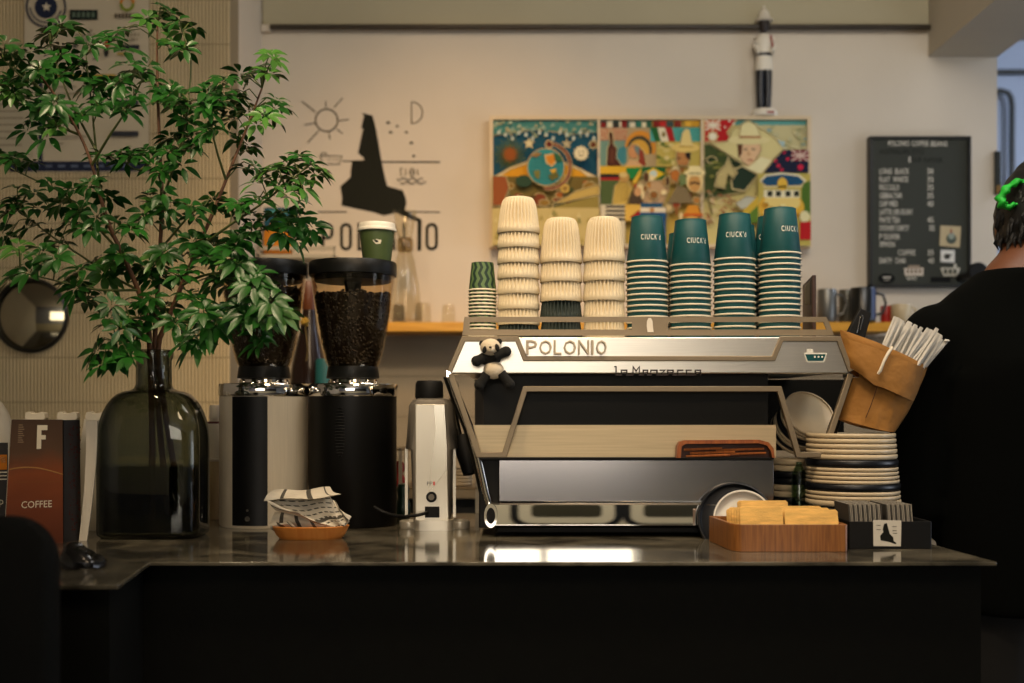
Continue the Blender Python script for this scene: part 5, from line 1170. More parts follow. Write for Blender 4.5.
# ================================================================ plates and the bag at the machine's end
cerc = mat('stoneware_cream', '#c9b796', .4, var=.05, vscale=30); cerd = mat('stoneware_black', '#14161a', .35)
def plate_proto(r, h, m, lip=0.002):
    b = MB(); b.lathe([(r * .62, 0), (r * .66, 0), (r * .955, h * .04), (r * .99, h * .2), (r, h * .5), (r, h - .0012), (r - .0012, h), (r - .0035, h - .0004), (r * .93, h * .55), (r * .86, h * .33), (r * .6, h * .25), (0, h * .25)], 56, (0, 0, 0), m)
    return b
Yp = 2.115; kp = Yp / F
seq = ['c'] * 5 + ['d'] * 1 + ['c'] * 4 + ['d'] * 1 + ['c'] * 3
ys = [433 + 5.1 * i for i in range(5)] + [459] + [466.3 + 4.1 * i for i in range(4)] + [482.6] + [489.5 + 4.4 * i for i in range(3)]
protos = {}
zb_prev = None
cnt = {'c': 0, 'd': 0}
for i, (t, y) in enumerate(zip(seq, ys)):
    pitch = (ys[i + 1] - y if i + 1 < len(ys) else 6.5) * kp
    rpx = 43.2 + i * .22 + (0.6 if t == 'd' else 0)
    x = (850.5 + .35 * i * .5 - 512) * kp
    key = (t, round(pitch, 4))
    m = cerc if t == 'c' else cerd
    b = plate_proto(rpx * kp, pitch - .0006, m); zt2 = P(0, y, Yp).z
    b.v = [v + Vector((x, Yp, zt2 - pitch + .0006)) for v in b.v]
    o = b.build('plate', smooth=50, loc=(x, Yp, zt2 - pitch + .0006))
    tag(o, f"{'cream' if t == 'c' else 'black'} stoneware plate, {place(i, 14)} in the big stack under the bag", 'plate', 'plates in the big stack')
zpl = P(0, ys[-1], Yp).z - 6.5 * kp
# black crate carrying the plates
b = MB(); open_box(b, .545, .715, 2.045, 2.20, .008, CT, zpl - .0005, .004, rubber); 
b.box((.549, 2.049, zpl - .006), (.711, 2.196, zpl - .0008), rubber)
tag(b.build('plate_crate', bevel=.001), 'low black crate standing under the big stack of plates', 'crate')
# small saucers, upright stack and the leaning ones on top
Ys = 2.225; ks = Ys / F; xs = (793.5 - 512) * ks; n0 = 11; z0 = CT; ztop_s = P(0, 458, Ys).z; ps2 = (ztop_s - z0) / n0
for i in range(n0):
    k_ = n0 - 1 - i; m = cerd if k_ in (2, 3, 6, 7) else cerc
    b = plate_proto(23 * ks, ps2 - .0006, m); loc = (xs, Ys, z0 + i * ps2); b.v = [v + Vector(loc) for v in b.v]
    tag(b.build('saucer', smooth=50, loc=loc), f"small {'black' if m is cerd else 'cream'} saucer, {place(k_, n0)} in the stack behind the crate", 'saucer', 'upright saucers at the machine end')
nrm = Vector((.22, -.80, .56)).normalized(); rot = nrm.to_track_quat('Z', 'Y').to_matrix()
Yl = 2.2; top_c = P(810, 413, Yl)
for i in range(9):
    m = cerd if i in (3, 4, 7) else cerc
    b = plate_proto(27 * Yl / F, .0078, m); c = top_c - nrm * (.0082 * (i + 1))
    o = b.build('saucer', smooth=50); o.location = c; o.rotation_euler = rot.to_euler(); WORLD[o.name] = c
    tag(o, f"{'black' if m is cerd else 'cream'} saucer, {place(i, 9)} in the tilted stack inside the machine frame", 'saucer', 'tilted saucers at the machine end')
# greenish bottle between the stacks
xg = P(799, 0, 2.14).x; b = MB(); hb = P(0, 462, 2.14).z
b.lathe([(.012, CT), (.0135, CT + .003), (.0135, hb - .02), (.006, hb - .006), (.006, hb), (.0045, hb), (.0045, hb - .006), (.011, hb - .021), (.011, CT + .004), (0, CT + .004)], 24, (xg, 2.14, 0), glass('green_bottle', '#d2dfcf', .05, 1.4)); tag(b.build('small_bottle', smooth=50), 'slim greenish glass bottle standing between the plate stacks', 'bottle')

# kraft bag of wrapped straws
YK = 2.1; kb = mat('kraft_canvas', '#8d6022', .8, var=.16, vscale=14, bump=.8, bscale=45)
bag = thing('kraft_bag', P(866, 431, YK), 'brown kraft bag tied with pale string, tilted on top of the plate stack', 'bag')
def K8(x, y, d=0): return P(670 + x / 2.627, 310 + y / 2.627, YK + d)
nU, nV = 14, 16; rb2 = random.Random(9)
def edge(v, A): # polyline param
    L = [(Vector(A[i + 1]) - Vector(A[i])).length for i in range(len(A) - 1)]; T = sum(L) * v
    for i, l in enumerate(L):
        if T <= l or i == len(L) - 1: return Vector(A[i]).lerp(Vector(A[i + 1]), T / l)
        T -= l
Lft = [K8(446, 52), K8(462, 150), K8(452, 215), K8(440, 285)]; Rgt = [K8(676, 150), K8(650, 220), K8(622, 275), K8(590, 322)]
def bagpt(u, v, back):
    l, r = edge(v, Lft), edge(v, Rgt); p = l.lerp(r, u)
    d = .034 * (1 if back else -1) * (math.sin(PI * min(max(u, .0), 1)) ** .45) * (.75 + .35 * v)
    w1 = .0035 * noise.noise(Vector((u * 4, v * 4, 3 if back else 0))) * 2
    crease = 0.004 * math.exp(-((u - .42) / .03) ** 2) * (1 if v > .25 else 0) + .003 * math.exp(-((u + v * .35 - .95) / .04) ** 2) * (v > .4)
    p = p + Vector((0, d + (crease if not back else 0) + w1, (-.004 * math.sin(PI * u) if v > .9 else 0)))
    return p
rings = []
for j in range(nV + 1):
    v = j / nV; rings.append([bagpt(i / nU, v, False) for i in range(nU + 1)] + [bagpt(1 - i / nU, v, True) for i in range(1, nU)])
inner = [[p.lerp(sum(r, Vector()) / len(r), .03) + Vector((0, 0, .001)) for p in r] for r in rings[:12]]
b = MB(); n = len(rings[0])
b.loft(list(reversed(inner)) + rings, kb); b.build('sack', parent=bag, smooth=70)
b = MB(); fl = []   # folded flap with a dark gap under it
up_ = [(464, 146), (500, 168), (535, 196), (560, 204), (600, 222), (640, 240)]; top = [(452, 70), (490, 84), (540, 100), (580, 118), (625, 135), (668, 152)]
g = []
for i in range(6):
    g.append((K8(*top[i], -.034 - (.004 if 0 < i < 5 else -.012)), K8(*up_[i], -.047 + (.014 if i in (0, 5) else 0))))
vs = []; 
for a_, c_ in g: vs += [a_, a_.lerp(c_, .5) + Vector((0, -.004, 0)), c_]
n0 = len(vs); vs += [p + Vector((0, .0018, 0)) for p in vs]; fs = []
for i in range(5):
    for j in range(2): fs.append((i * 3 + j, i * 3 + j + 1, i * 3 + j + 4, i * 3 + j + 3)); fs.append((n0 + i * 3 + j, n0 + i * 3 + j + 3, n0 + i * 3 + j + 4, n0 + i * 3 + j + 1))
    fs.append((i * 3 + 2, n0 + i * 3 + 2, n0 + i * 3 + 5, i * 3 + 5)); fs.append((i * 3, i * 3 + 3, n0 + i * 3 + 3, n0 + i * 3))
fs += [(0, n0, n0 + 1, 1), (1, n0 + 1, n0 + 2, 2), (15, 16, n0 + 16, n0 + 15), (16, 17, n0 + 17, n0 + 16)]
b.add(vs, fs, kb); b.build('flap', parent=bag, smooth=70)
b = MB(); b.tube([K8(584, 98, -.042), K8(574, 112, -.048), K8(563, 132, -.052), K8(552, 160, -.054), K8(546, 168, -.052)], [.0028, .003, .0028, .003, .0024], 8, mat('string_white', '#d0c6b0', .9)); b.build('string', parent=bag, smooth=60)
b = MB(); b.tube([K8(552, 170, -.045), K8(540, 215, -.043), K8(528, 250, -.042), K8(514, 284, -.04)], .0008, 6, mat('seam_dark', '#4a2a0c', .9)); b.build('seam', parent=bag)
# straws
sw = mat('straw_paper', '#bdbab1', .6, var=.08, vscale=40)
tips = [(558, 84, 614, 22)]
N = 36
for i in range(N):
    t = i / (N - 1); row = i % 3
    bx_, by_ = 552 + t * 100 + rb2.uniform(-8, 8), 100 + t * 50 + 22
    tx, ty = 594 + t * 136 + rb2.uniform(-9, 9), 22 + t * 42 + rb2.uniform(-6, 16) + (4 if row else -2)
    d = (-.016, .0, .014)[row] + rb2.uniform(-.004, .004)
    p0 = K8(bx_ - 6, by_ + 8, d * .6); p1 = K8(tx, ty, d); ax = (p1 - p0).normalized(); sd = ax.cross(Vector((0, 1, 0))).normalized(); th = ax.cross(sd)
    w_, t_ = rb2.uniform(.0030, .0042), .0022
    b = MB(); rg = []
    for s_ in (0, .25, .5, .75, .96, 1.0):
        c = p0.lerp(p1, s_) + th * .0006 * math.sin(9 * s_ + i); q = 1 if s_ < .97 else .92; rg.append([c + sd * w_ * q, c + th * t_ * (q if s_ < .95 else .3), c - sd * w_ * q, c - th * t_ * (q if s_ < .95 else .3)])
    b.loft(rg, sw)
    if i == N - 2: b.ball(p1, (.006, .004, .003), sw, 8)
    tag(b.build('wrapped_straw', smooth=30), 'white paper-wrapped straw poking out of the brown kraft bag', 'straw', 'wrapped straws in the kraft bag')
pc = P(862, 322, YK + .05)
b = MB(); p0, p1 = P(853, 345, YK + .055), P(868, 312, YK + .06); ax = (p1 - p0).normalized(); sd = ax.cross(Vector((0, 1, 0))).normalized()
b.loft([[p0 + sd * .022 + Vector((0, -.006, 0)), p0 + sd * .022 + Vector((0, .006, 0)), p0 - sd * .018 + Vector((0, .006, 0)), p0 - sd * .018 + Vector((0, -.006, 0))], [p1 + sd * .018 + Vector((0, -.006, 0)), p1 + sd * .018 + Vector((0, .006, 0)), p1 - sd * .006 + Vector((0, .006, 0)), p1 - sd * .006 + Vector((0, -.006, 0))]], rubber)
pw = thing('black_pouch', p0, 'flat black pouch with a silver clip tucked behind the kraft bag', 'pouch'); b.build('pouch', parent=pw, bevel=.002)
b = MB(); b.tube([P(857, 333, YK + .047), P(860, 318, YK + .05), P(862, 315, YK + .05), P(863, 318, YK + .05), P(860, 330, YK + .047)], .0011, 6, chrome); b.build('clip', parent=pw, smooth=60)

# ================================================================ wooden box of kraft sachets
wb = wood('box_wood', '#76471c', '#97612c', (60, 60, 3), .4)
bxo = thing('wooden_box', (.455, 1.93, CT), 'low open brown wooden box full of kraft sachets at the counter front', 'box')
Y1, Y2 = 1.851, 2.005; X1, X2 = (736 - 512) * Y1 / F, (848 - 512) * Y1 / F; X1b = (709 - 512) * Y2 / F; hb = .0445
b = MB()
def bxring(o, z):
    pts = [(X1 + .010 + o * .4, Y1 + o), (X2 - .004 - o, Y1 + o), (X2 - o, Y1 + .004 + o), (X2 - o, Y2 - o), (X1b + o, Y2 - o), (X1 - .006 + o, Y1 + .018 + o * .6), (X1 + .001 + o * .6, Y1 + .005 + o)]
    return [Vector((x, y, z)) for x, y in pts]
b.loft([bxring(0, CT), bxring(0, CT + hb), bxring(.006, CT + hb), bxring(.006, CT + .005)], wb); b.build('tray', parent=bxo, bevel=.0008)
kr = mat('kraft_sachet', '#d8ab5a', .7, var=.22, vscale=30, aniso=(1, 1, 5), bump=.2, bscale=200)
rk = random.Random(4); tilt = .32
def sachet(x0, x1, Yb, ztop, lab, grp, skew=0):
    th = .0026; L = (ztop - CT - .006) / math.cos(tilt); b = MB()
    o = lambda s, up, t: Vector((x0 + (x1 - x0) * s + skew * up, Yb + math.sin(tilt) * L * up + math.cos(tilt) * t, CT + .006 + math.cos(tilt) * L * up - math.sin(tilt) * t + .0))
    pts = [(0, 0), (1, 0), (1, .95), (.96, 1), (.04, 1), (0, .95)]
    b.loft([[o(s, u_, 0) for s, u_ in pts], [o(s, u_, th) for s, u_ in pts]], kr)
    tag(b.build('kraft_sachet', bevel=.0006), lab, 'sachet', grp)
for i in range(6):
    Yb = Y1 + .012 + i * .0095; z = P(0, 506.5 + .6 * (i % 2), Yb + .02).z - .0
    sachet(X1 + .012 - .0026 * i + rk.uniform(-.0005, .0005), X1 + .083 - .003 * i, Yb, z - .0012 * (i % 3), 'kraft sachet in the fanned file at the box corner nearest the machine', 'sachets in the near file')
for i in range(5):
    Yb = Y1 + .012 + i * .0095
    sachet(X1 + .085 + rk.uniform(-.001, .001), X2 - .008 - .004 * i, Yb, P(0, 509.5 - .9 * i + 1.2 * (i % 2), Yb + .02).z, 'kraft sachet in the file at the box end nearest the card tray', 'sachets in the far file')
for i in range(4):
    Yb = Y1 + .085 + i * .010
    sachet(X1 + .03 + rk.uniform(-.002, .002), X1 + .11, Yb, P(0, 500.5, Yb + .02).z, 'kraft sachet in the rear file at the back of the wooden box', 'sachets in the rear file')
# plates leaning behind the box
def leaning(cx, cy, Y, rpx, m, lab, nv, name):
    n_ = Vector(nv).normalized(); b = plate_proto(rpx * Y / F, .016, m); o = b.build(name, smooth=50); o.location = P(cx, cy, Y); o.rotation_euler = n_.to_track_quat('Z', 'Y').to_euler(); WORLD[o.name] = o.location.copy()
    return tag(o, lab, 'plate')
leaning(735, 521, 2.056, 38, cerd, 'black plate standing on edge against the machine behind the wooden box', (-.05, -.93, .3), 'plate')
o = leaning(743, 520, 2.032, 29, mat('porcelain_white', '#d9d6cc', .25), 'white plate with blue-flecked rim standing behind the wooden box', (-.22, -.88, .34), 'plate')
b = MB(); r = 29 * 2.032 / F; b.lathe([(r + .0002, .012), (r + .0008, .0135), (r + .0003, .0155)], 48, (0, 0, 0), mat('blue_rim', '#3a4a70', .35), cap=False); rm = b.build('rim_band'); rm.parent = o

# ================================================================ black card tray
Yc1 = 1.89; tx0, tx1 = (849 - 512) * Yc1 / F, (932 - 512) * Yc1 / F
ct = thing('card_tray', ((tx0 + tx1) / 2, Yc1 + .06, CT), 'black open tray holding two rows of cards, with a silhouette sticker on its front', 'tray')
b = MB(); hz_ = sx(27.5, Yc1); open_box(b, tx0, tx1, Yc1, Yc1 + .125, .003, CT, CT + hz_, .003, rubber); b.build('tray', parent=ct, bevel=.0006)
b = Print(Yc1 - .0004, 690, 450, 3.79, .0002); b.poly([(694, 265), (801, 267), (799, 365), (695, 364)], '#cfcabd'); b.poly([(735, 280), (746, 277), (757, 318), (770, 330), (772, 345), (782, 352), (778, 357), (760, 350), (722, 342), (720, 325), (732, 312), (730, 300)], '#15150f')
for x0_, y_ in ((706, 284), (706, 300), (766, 288), (766, 304), (768, 314)): b.rect(x0_, y_, x0_ + 16, y_ + 3, '#6a665c')
b.done('sticker', ct)
cm = mat('card_paper', '#aaa395', .6); cm2 = mat('card_paper_dark', '#4a4740', .6)
def cards(xa, xb, n, lab, grp, Yc):
    for i in range(n):
        x = xa + (xb - xa) * i / (n - 1); dxx = -.0052; h = P(0, 504.5, Yc).z - CT - .004
        b = MB(); b.prism([(x, Yc, CT + .004), (x + .0011, Yc, CT + .004), (x + .0011 + dxx, Yc, CT + .004 + h), (x + dxx, Yc, CT + .004 + h)], (0, .085, 0), cm if i % 3 else cm2)
        tag(b.build('business_card'), lab, 'card', grp)
cards(tx0 + .010, tx0 + .064, 22, 'pale card standing in the longer row of the black card tray', 'cards in the longer row', Yc1 + .02)
cards(tx0 + .073, tx0 + .115, 17, 'pale card standing in the shorter row of the black card tray', 'cards in the shorter row', Yc1 + .02)

# ================================================================ left end of the bar
def standing(name, A, B, ztop_px, dY, m, lab, thick=.012, lean=0.0):
    """upright magazine between two worktop footprint points"""
    t = thing(name, ((A.x + B.x) / 2, (A.y + B.y) / 2, CT), lab, 'magazine'); d = (B - A).normalized(); nn = Vector((-d.y, d.x, 0)) * thick
    return t, d, nn
YM1 = 1.96; zt1 = P(0, 419.5, YM1).z; h1 = zt1 - CT
cov = mat('cover_brown', '#3a1a0c', .35); nt = cov.node_tree; bs = nt.nodes['Principled BSDF']
tc = nt.nodes.new('ShaderNodeTexCoord'); sp = nt.nodes.new('ShaderNodeSeparateXYZ'); nz = nt.nodes.new('ShaderNodeTexNoise'); nz.inputs['Scale'].default_value = 14; nz.inputs['Detail'].default_value = 5
rp2 = nt.nodes.new('ShaderNodeValToRGB'); cr_ = rp2.color_ramp; cr_.elements[0].position = .0; cr_.elements[0].color = rgb('#54260f'); cr_.elements[1].position = 1; cr_.elements[1].color = rgb('#3f2c1c')
for p_, c_ in ((.3, '#642e10'), (.55, '#763a15'), (.75, '#4e3622')): e_ = cr_.elements.new(p_); e_.color = rgb(c_)
mr = nt.nodes.new('ShaderNodeMapRange'); mr.inputs['From Min'].default_value = 0; mr.inputs['From Max'].default_value = .22
ad = nt.nodes.new('ShaderNodeMath'); ad.operation = 'MULTIPLY_ADD'; ad.inputs[1].default_value = .35; 
L_ = nt.links.new
L_(tc.outputs['Object'], sp.inputs[0]); L_(sp.outputs['Z'], mr.inputs['Value']); L_(tc.outputs['Object'], nz.inputs['Vector']); L_(nz.outputs['Fac'], ad.inputs[0]); L_(mr.outputs[0], ad.inputs[2])
sb = nt.nodes.new('ShaderNodeMath'); sb.operation = 'SUBTRACT'; sb.inputs[1].default_value = .17; L_(ad.outputs[0], sb.inputs[0]); L_(sb.outputs[0], rp2.inputs['Fac']); L_(rp2.outputs[0], bs.inputs['Base Color'])
A1 = Vector(((4 - 512) * 1.93 / F, 1.93, CT)); B1 = Vector(((63 - 512) * 1.975 / F, 1.975, CT))
mg = thing('magazine', A1.lerp(B1, .5), 'brown coffee magazine standing upright with big pale F on its cover', 'magazine')
d1 = (B1 - A1); n1_ = Vector((-d1.y, d1.x, 0)).normalized()
tl = Vector(((11.5 - 512) * 1.93 / F, 1.93, P(0, 419.5, 1.93).z)); tr_ = Vector(((62.5 - 512) * 1.975 / F, 1.975, P(0, 419.5, 1.975).z))
b = MB(); b.loft([[p + n1_ * .003 for p in (A1, B1, tr_, tl)], [p + n1_ * .012 for p in (A1, B1, tr_, tl)]], mat('paper_block', '#cfc6b2', .8)); b.build('pages', parent=mg)
def onc(u, v, off=.0012): # u along, v from top 0..1
    return (tl.lerp(tr_, u)).lerp(A1.lerp(B1, u), v) - n1_ * off
def cover_text(b, s, u0, u1, v0, v1, m):
    vs, fs = text_geo(s, 1, 2); ax = min(v.x for v in vs); bx_ = max(v.x for v in vs); ay = min(v.y for v in vs); by_ = max(v.y for v in vs)
    b.add([onc(u0 + (v.x - ax) / (bx_ - ax) * (u1 - u0), v1 + (v.y - ay) / (by_ - ay) * (v0 - v1)) for v in vs], fs, m)
pm_ = paint('#d0c6ae')
b = MB(); G_ = 10; b.add([onc(i / G_, j / G_, .0004) for j in range(G_ + 1) for i in range(G_ + 1)], [(j * 11 + i, j * 11 + i + 1, j * 11 + i + 12, j * 11 + i + 11) for j in range(G_) for i in range(G_)], cov); b.build('cover', parent=mg, fix=False)
b = MB(); 
for u0, u1, v0, v1 in ((.50, .585, .045, .235), (.50, .70, .045, .085), (.50, .67, .125, .16)): b.add([onc(u0, v0), onc(u1, v0), onc(u1, v1), onc(u0, v1)], [(0, 1, 2, 3)], pm_)
cover_text(b, 'COFFEE', .26, .80, .65, .705, pm_)
for k in range(9): b.add([onc(.14, .04 + k * .017, .0008), onc(.14 + .08 * (1 + (k % 3) * .2), .04 + k * .017, .0012), onc(.14 + .08 * (1 + (k % 3) * .2), .047 + k * .017, .0008), onc(.14, .047 + k * .017, .0008)], [(0, 1, 2, 3)], paint('#8a745a'))
arc = [(u_, .40 - .055 * math.sin(PI * (u_ * .8 + .25)) + .03) for u_ in [i / 14 for i in range(15)]]
for (u0, v0), (u1, v1) in zip(arc, arc[1:]): b.add([onc(u0, v0), onc(u1, v1), onc(u1, v1 + .009), onc(u0, v0 + .009)], [(0, 1, 2, 3)], paint('#9a7040'))
b.add([onc(.12, .495), onc(.98, .50), onc(.98, .504), onc(.12, .499)], [(0, 1, 2, 3)], paint('#7a5030'))
b.build('cover_print', parent=mg, fix=False)
# dark second magazine and one opened white
A2, B2 = Vector(((64 - 512) * 1.98 / F, 1.98, CT)), Vector(((81 - 512) * 2.02 / F, 2.02, CT)); z2 = P(0, 420, 2.0).z
d2 = (B2 - A2); n2 = Vector((-d2.y, d2.x, 0)).normalized()
m2 = thing('magazine', A2, 'narrow dark magazine with reddish speckled cover beside the brown one', 'magazine')
sp_ = mat('speckle_cover', '#150c09', .5, var=.9, vscale=260)
b = MB(); q = [A2, B2, Vector((B2.x - .002, B2.y, z2)), Vector((A2.x, A2.y, z2))]; b.loft([q, [p + n2 * .006 for p in q]], mat('dark_cover', '#120b08', .5)); b.build('pages', parent=m2)
b = MB(); rs = random.Random(2)
for k in range(100):
    u_, v_ = rs.uniform(.25, .95), rs.uniform(.04, .92); p = A2.lerp(B2, u_); p = Vector((p.x, p.y, CT + (z2 - CT) * (1 - v_))) - n2 * .0006; s_ = rs.uniform(.0012, .0026)
    dd = d2.normalized(); b.add([p - dd * s_, p + Vector((0, 0, s_)), p + dd * s_, p - Vector((0, 0, s_ * .6))], [(0, 1, 2, 3)], paint('#4a1d14'))
b.build('cover_print', parent=m2, fix=False)
wm = thing('magazine', Vector((P(90, 0, 2.03).x, 2.03, CT)), 'pale magazine seen from its curved page edge beside the glass bottle', 'magazine')
b = MB(); rg = []
for j in range(13):
    t = j / 12; z = CT + (z2 - .002 - CT) * t; c = 80 + 4 * math.sin(t * 2.4) - 4 * (1 - t) * .3 + t * 3
    w_ = 8 + 3.5 * t; Yw = 2.01
    rg.append([P(c, 0, Yw), P(c + w_, 0, Yw), P(c + w_ + 1, 0, Yw + .03), P(c + 1, 0, Yw + .03)]); rg[-1] = [Vector((p.x, p.y, z)) for p in rg[-1]]
b.loft(rg, mat('page_edges', '#cbc3b2', .8, var=.08, vscale=200, aniso=(8, 1, .1))); b.build('pages', parent=wm, smooth=50)
# dark magazine at the frame edge
A3, B3 = Vector(((-46 - 512) * 1.95 / F, 1.95, CT)), Vector(((8 - 512) * 1.99 / F, 1.99, CT)); z3 = P(0, 443, 1.97).z
d3 = B3 - A3; n3 = Vector((-d3.y, d3.x, 0)).normalized(); m3 = thing('magazine', A3.lerp(B3, .5), 'dark magazine with an orange picture cut off by the picture edge', 'magazine')
q = [A3, B3, Vector((B3.x, B3.y, z3)), Vector((A3.x, A3.y, z3))]
b = MB(); b.loft([q, [p + n3 * .008 for p in q]], mat('dark_cover', '#120b08', .5)); b.build('pages', parent=m3)
f3 = lambda u_, v_: (q[3].lerp(q[2], u_)).lerp(q[0].lerp(q[1], u_), v_) - n3 * .0006
b = MB(); b.add([f3(.2, .12), f3(.98, .12), f3(.98, .27), f3(.2, .27)], [(0, 1, 2, 3)], paint('#b06a1c')); b.add([f3(.84, .14), f3(.95, .14), f3(.95, .2), f3(.84, .2)], [(0, 1, 2, 3)], paint('#d8b080'))
for k in range(3): b.add([f3(.2, .29 + k * .035), f3(.98, .29 + k * .035), f3(.98, .302 + k * .035), f3(.2, .302 + k * .035)], [(0, 1, 2, 3)], paint('#c8c0ac'))
vs, fs = text_geo('np', 1, 2); b.add([f3(.72 + v.x * .20, .62 - v.y * .11) for v in vs], fs, paint('#c0b8a4')); b.build('cover_print', parent=m3, fix=False)
# white coffee bags behind the magazines
wp = mat('white_packet', '#cfc7b4', .6, bump=.3, bscale=60)
for i, (cx, lab) in enumerate(((34.5, 'white folded coffee packet behind the big F of the magazine'), (66.5, 'white folded coffee packet behind the dark speckled magazine'), (95, 'white folded coffee packet behind the pale magazine and bottle'))):
    Y = 2.2; t = thing('coffee_packet', (P(cx, 0, Y).x, Y, CT), lab, 'packet', None); x = P(cx, 0, Y).x; z = P(0, 419, Y).z
    b = MB(); k = Y / F; b.loft([rrect(x - 13 * k, x + 13 * k, Y - .022, Y + .022, .006, CT), rrect(x - 13.5 * k, x + 13.5 * k, Y - .026, Y + .026, .006, CT + .06), rrect(x - 12 * k, x + 12 * k, Y - .02, Y + .02, .004, CT + .16), rrect(x - 10 * k, x + 10 * k, Y - .006, Y + .006, .002, z)], wp); b.build('bag', parent=t, smooth=50)
    b = MB(); pts = [(-10, 417), (-9, 412.5), (-5, 411.5), (-3, 413.5), (4, 413), (7, 411.8), (9.5, 413), (10.5, 418), (8, 421), (-8, 421)]; b.prism([P(cx + a_, c_, Y - .012) for a_, c_ in pts], (0, .02, 0), wp); b.build('folded_top', parent=t, bevel=.001)
# pale cone jar at the picture edge
b = MB(); x = P(-8, 0, 2.3).x; k = 2.3 / F
b.lathe([(22 * k, CT), (23 * k, CT + .01), (23 * k, P(0, 442, 2.3).z), (21 * k, P(0, 430, 2.3).z), (15 * k, P(0, 412, 2.3).z), (9 * k, P(0, 402, 2.3).z), (5 * k, P(0, 399, 2.3).z), (0, P(0, 398.5, 2.3).z)], 32, (x, 2.3, 0), mat('jar_pale', '#b9b3a4', .5)); tag(b.build('domed_jar', smooth=50), 'pale domed jar behind the dark magazine at the picture edge', 'jar')
# crinkled black wrapper
b = MB(); Yw = 1.64; n = 22; m_ = 12; vs = []; c = P(72, 566, Yw)
for j in range(m_ + 1):
    for i in range(n):
        a = 2 * PI * i / n; t = j / m_; rx = .034 * math.cos(t * PI / 2) ** .6; x = c.x + .004 + rx * math.cos(a) * (1 + .15 * noise.noise(Vector((math.cos(a) * 2, math.sin(a) * 2, t)))); y = Yw + .03 + .028 * math.cos(t * PI / 2) ** .6 * math.sin(a)
        z = CT + .001 + .036 * math.sin(t * PI / 2) * (1 - .55 * (math.cos(a) * .5 + .5) ) + .006 * abs(noise.noise(Vector((x * 90, y * 90, t * 3))))
        vs.append((x, y, max(CT + .0008, z)))
fs = [(j * n + i, j * n + (i + 1) % n, (j + 1) * n + (i + 1) % n, (j + 1) * n + i) for j in range(m_) for i in range(n)]; fs.append(tuple(range(n))[::-1])
b.add(vs, fs, mat('black_film', '#0f0f0e', .16)); tag(b.build('black_wrapper', smooth=25), 'crinkled shiny black wrapper lying on the counter before the magazines', 'wrapper')
# black chair back in front of the counter corner
ch = thing('bar_chair', (P(-20, 0, 1.36).x, 1.26, 0), 'black bar chair with rounded back in front of the counter corner', 'chair')
cb = mat('chair_black', '#040504', .85, spec=.15); Yb_ = 1.33; xa, xb = P(-110, 0, Yb_).x, P(58, 0, Yb_).x; zt3, zb3 = P(0, 514, Yb_).z, CT - .22
b = MB(); R_ = .055
ring = lambda y, g: [Vector((xx, y, zz)) for xx, zz in ([(xb - g - R_ + R_ * math.cos(a), zt3 - g - R_ + R_ * math.sin(a)) for a in [PI / 2 * i / 8 for i in range(9)]] + [(xa + g + R_ + R_ * math.cos(a), zt3 - g - R_ + R_ * math.sin(a)) for a in [PI / 2 + PI / 2 * i / 8 for i in range(9)]] + [(xa + g + R_ + R_ * math.cos(a), zb3 + g + R_ + R_ * math.sin(a)) for a in [PI + PI / 2 * i / 8 for i in range(9)]] + [(xb - g - R_ + R_ * math.cos(a), zb3 + g + R_ + R_ * math.sin(a)) for a in [1.5 * PI + PI / 2 * i / 8 for i in range(9)]])]
b.loft([ring(Yb_ - .022, .014), ring(Yb_ - .014, .003), ring(Yb_ + .014, .003), ring(Yb_ + .022, .014)], cb); b.build('backrest', parent=ch, smooth=60)
b = MB(); b.box((xa + .01, Yb_ - .30, .66), (xb - .01, Yb_ - .01, .71), cb); b.build('seat', parent=ch, bevel=.012)
for x in (xa + .025, xb - .025):
    for y, zt4 in ((Yb_ - .28, .665), (Yb_ - .02, .74)): b = MB(); b.tube([(x, y, 0), (x, y, zt4)], .013, 10, cb); b.build('leg', parent=ch, smooth=60)
    b = MB(); b.tube([(x, Yb_ - .28, .25), (x, Yb_ - .02, .25)], .009, 10, cb); b.build('footrest', parent=ch, smooth=60)

# ================================================================ back counter and the things on it
YBk = 2.82; zk = P(0, 487, YBk).z
b = MB(); b.box((-1.5, YBk, zk - .03), (.62, 3.15, zk), mat('back_worktop', '#8a7a60', .3, .3)); b.box((.0 - 1.5, YBk, zk - .03), (-.82, 3.15, zk), mat('back_worktop', '#8a7a60'))
bkc = thing('back_counter', (0, 2.98, 0), 'low back counter with brownish metal top behind the grinders and machine', 'counter'); b.build('top', parent=bkc, bevel=.002)
b = MB(); b.box((-1.48, YBk + .02, 0), (.60, 3.14, zk - .031), mat('cabinet_dark', '#1d1a14', .6)); b.build('cabinet', parent=bkc)
kY = lambda Y: Y / F
# white squeeze bottle on a lidded tub, between bottle and grinder
Yq = 2.42; k = kY(Yq); xq = P(215, 0, Yq).x; zt4 = P(0, 458, Yq).z
tb = thing('lidded_tub', (xq, Yq, CT), 'pale round tub with white lid between glass bottle and steel grinder', 'tub')
b = MB(); b.lathe([(12 * k, CT), (13 * k, CT + .004), (14 * k, zt4 - .006), (0, zt4 - .006)], 32, (xq - .004, Yq, 0), mat('tub_cream', '#b8a27a', .5)); b.build('body', parent=tb, smooth=40)
b = MB(); b.lathe([(15 * k, zt4 - .006), (15.5 * k, zt4 - .004), (15.5 * k, zt4 - .001), (14.5 * k, zt4), (0, zt4)], 32, (xq - .004, Yq, 0), mat('tub_lid', '#c8bfae', .4)); b.build('lid', parent=tb, smooth=40)
sqb = thing('squeeze_bottle', (xq, Yq, zt4), 'white plastic bottle with red neck ring standing on the lidded tub', 'bottle'); z_ = lambda y: P(0, y, Yq).z
wpl = mat('white_plastic', '#c9c2b2', .4)
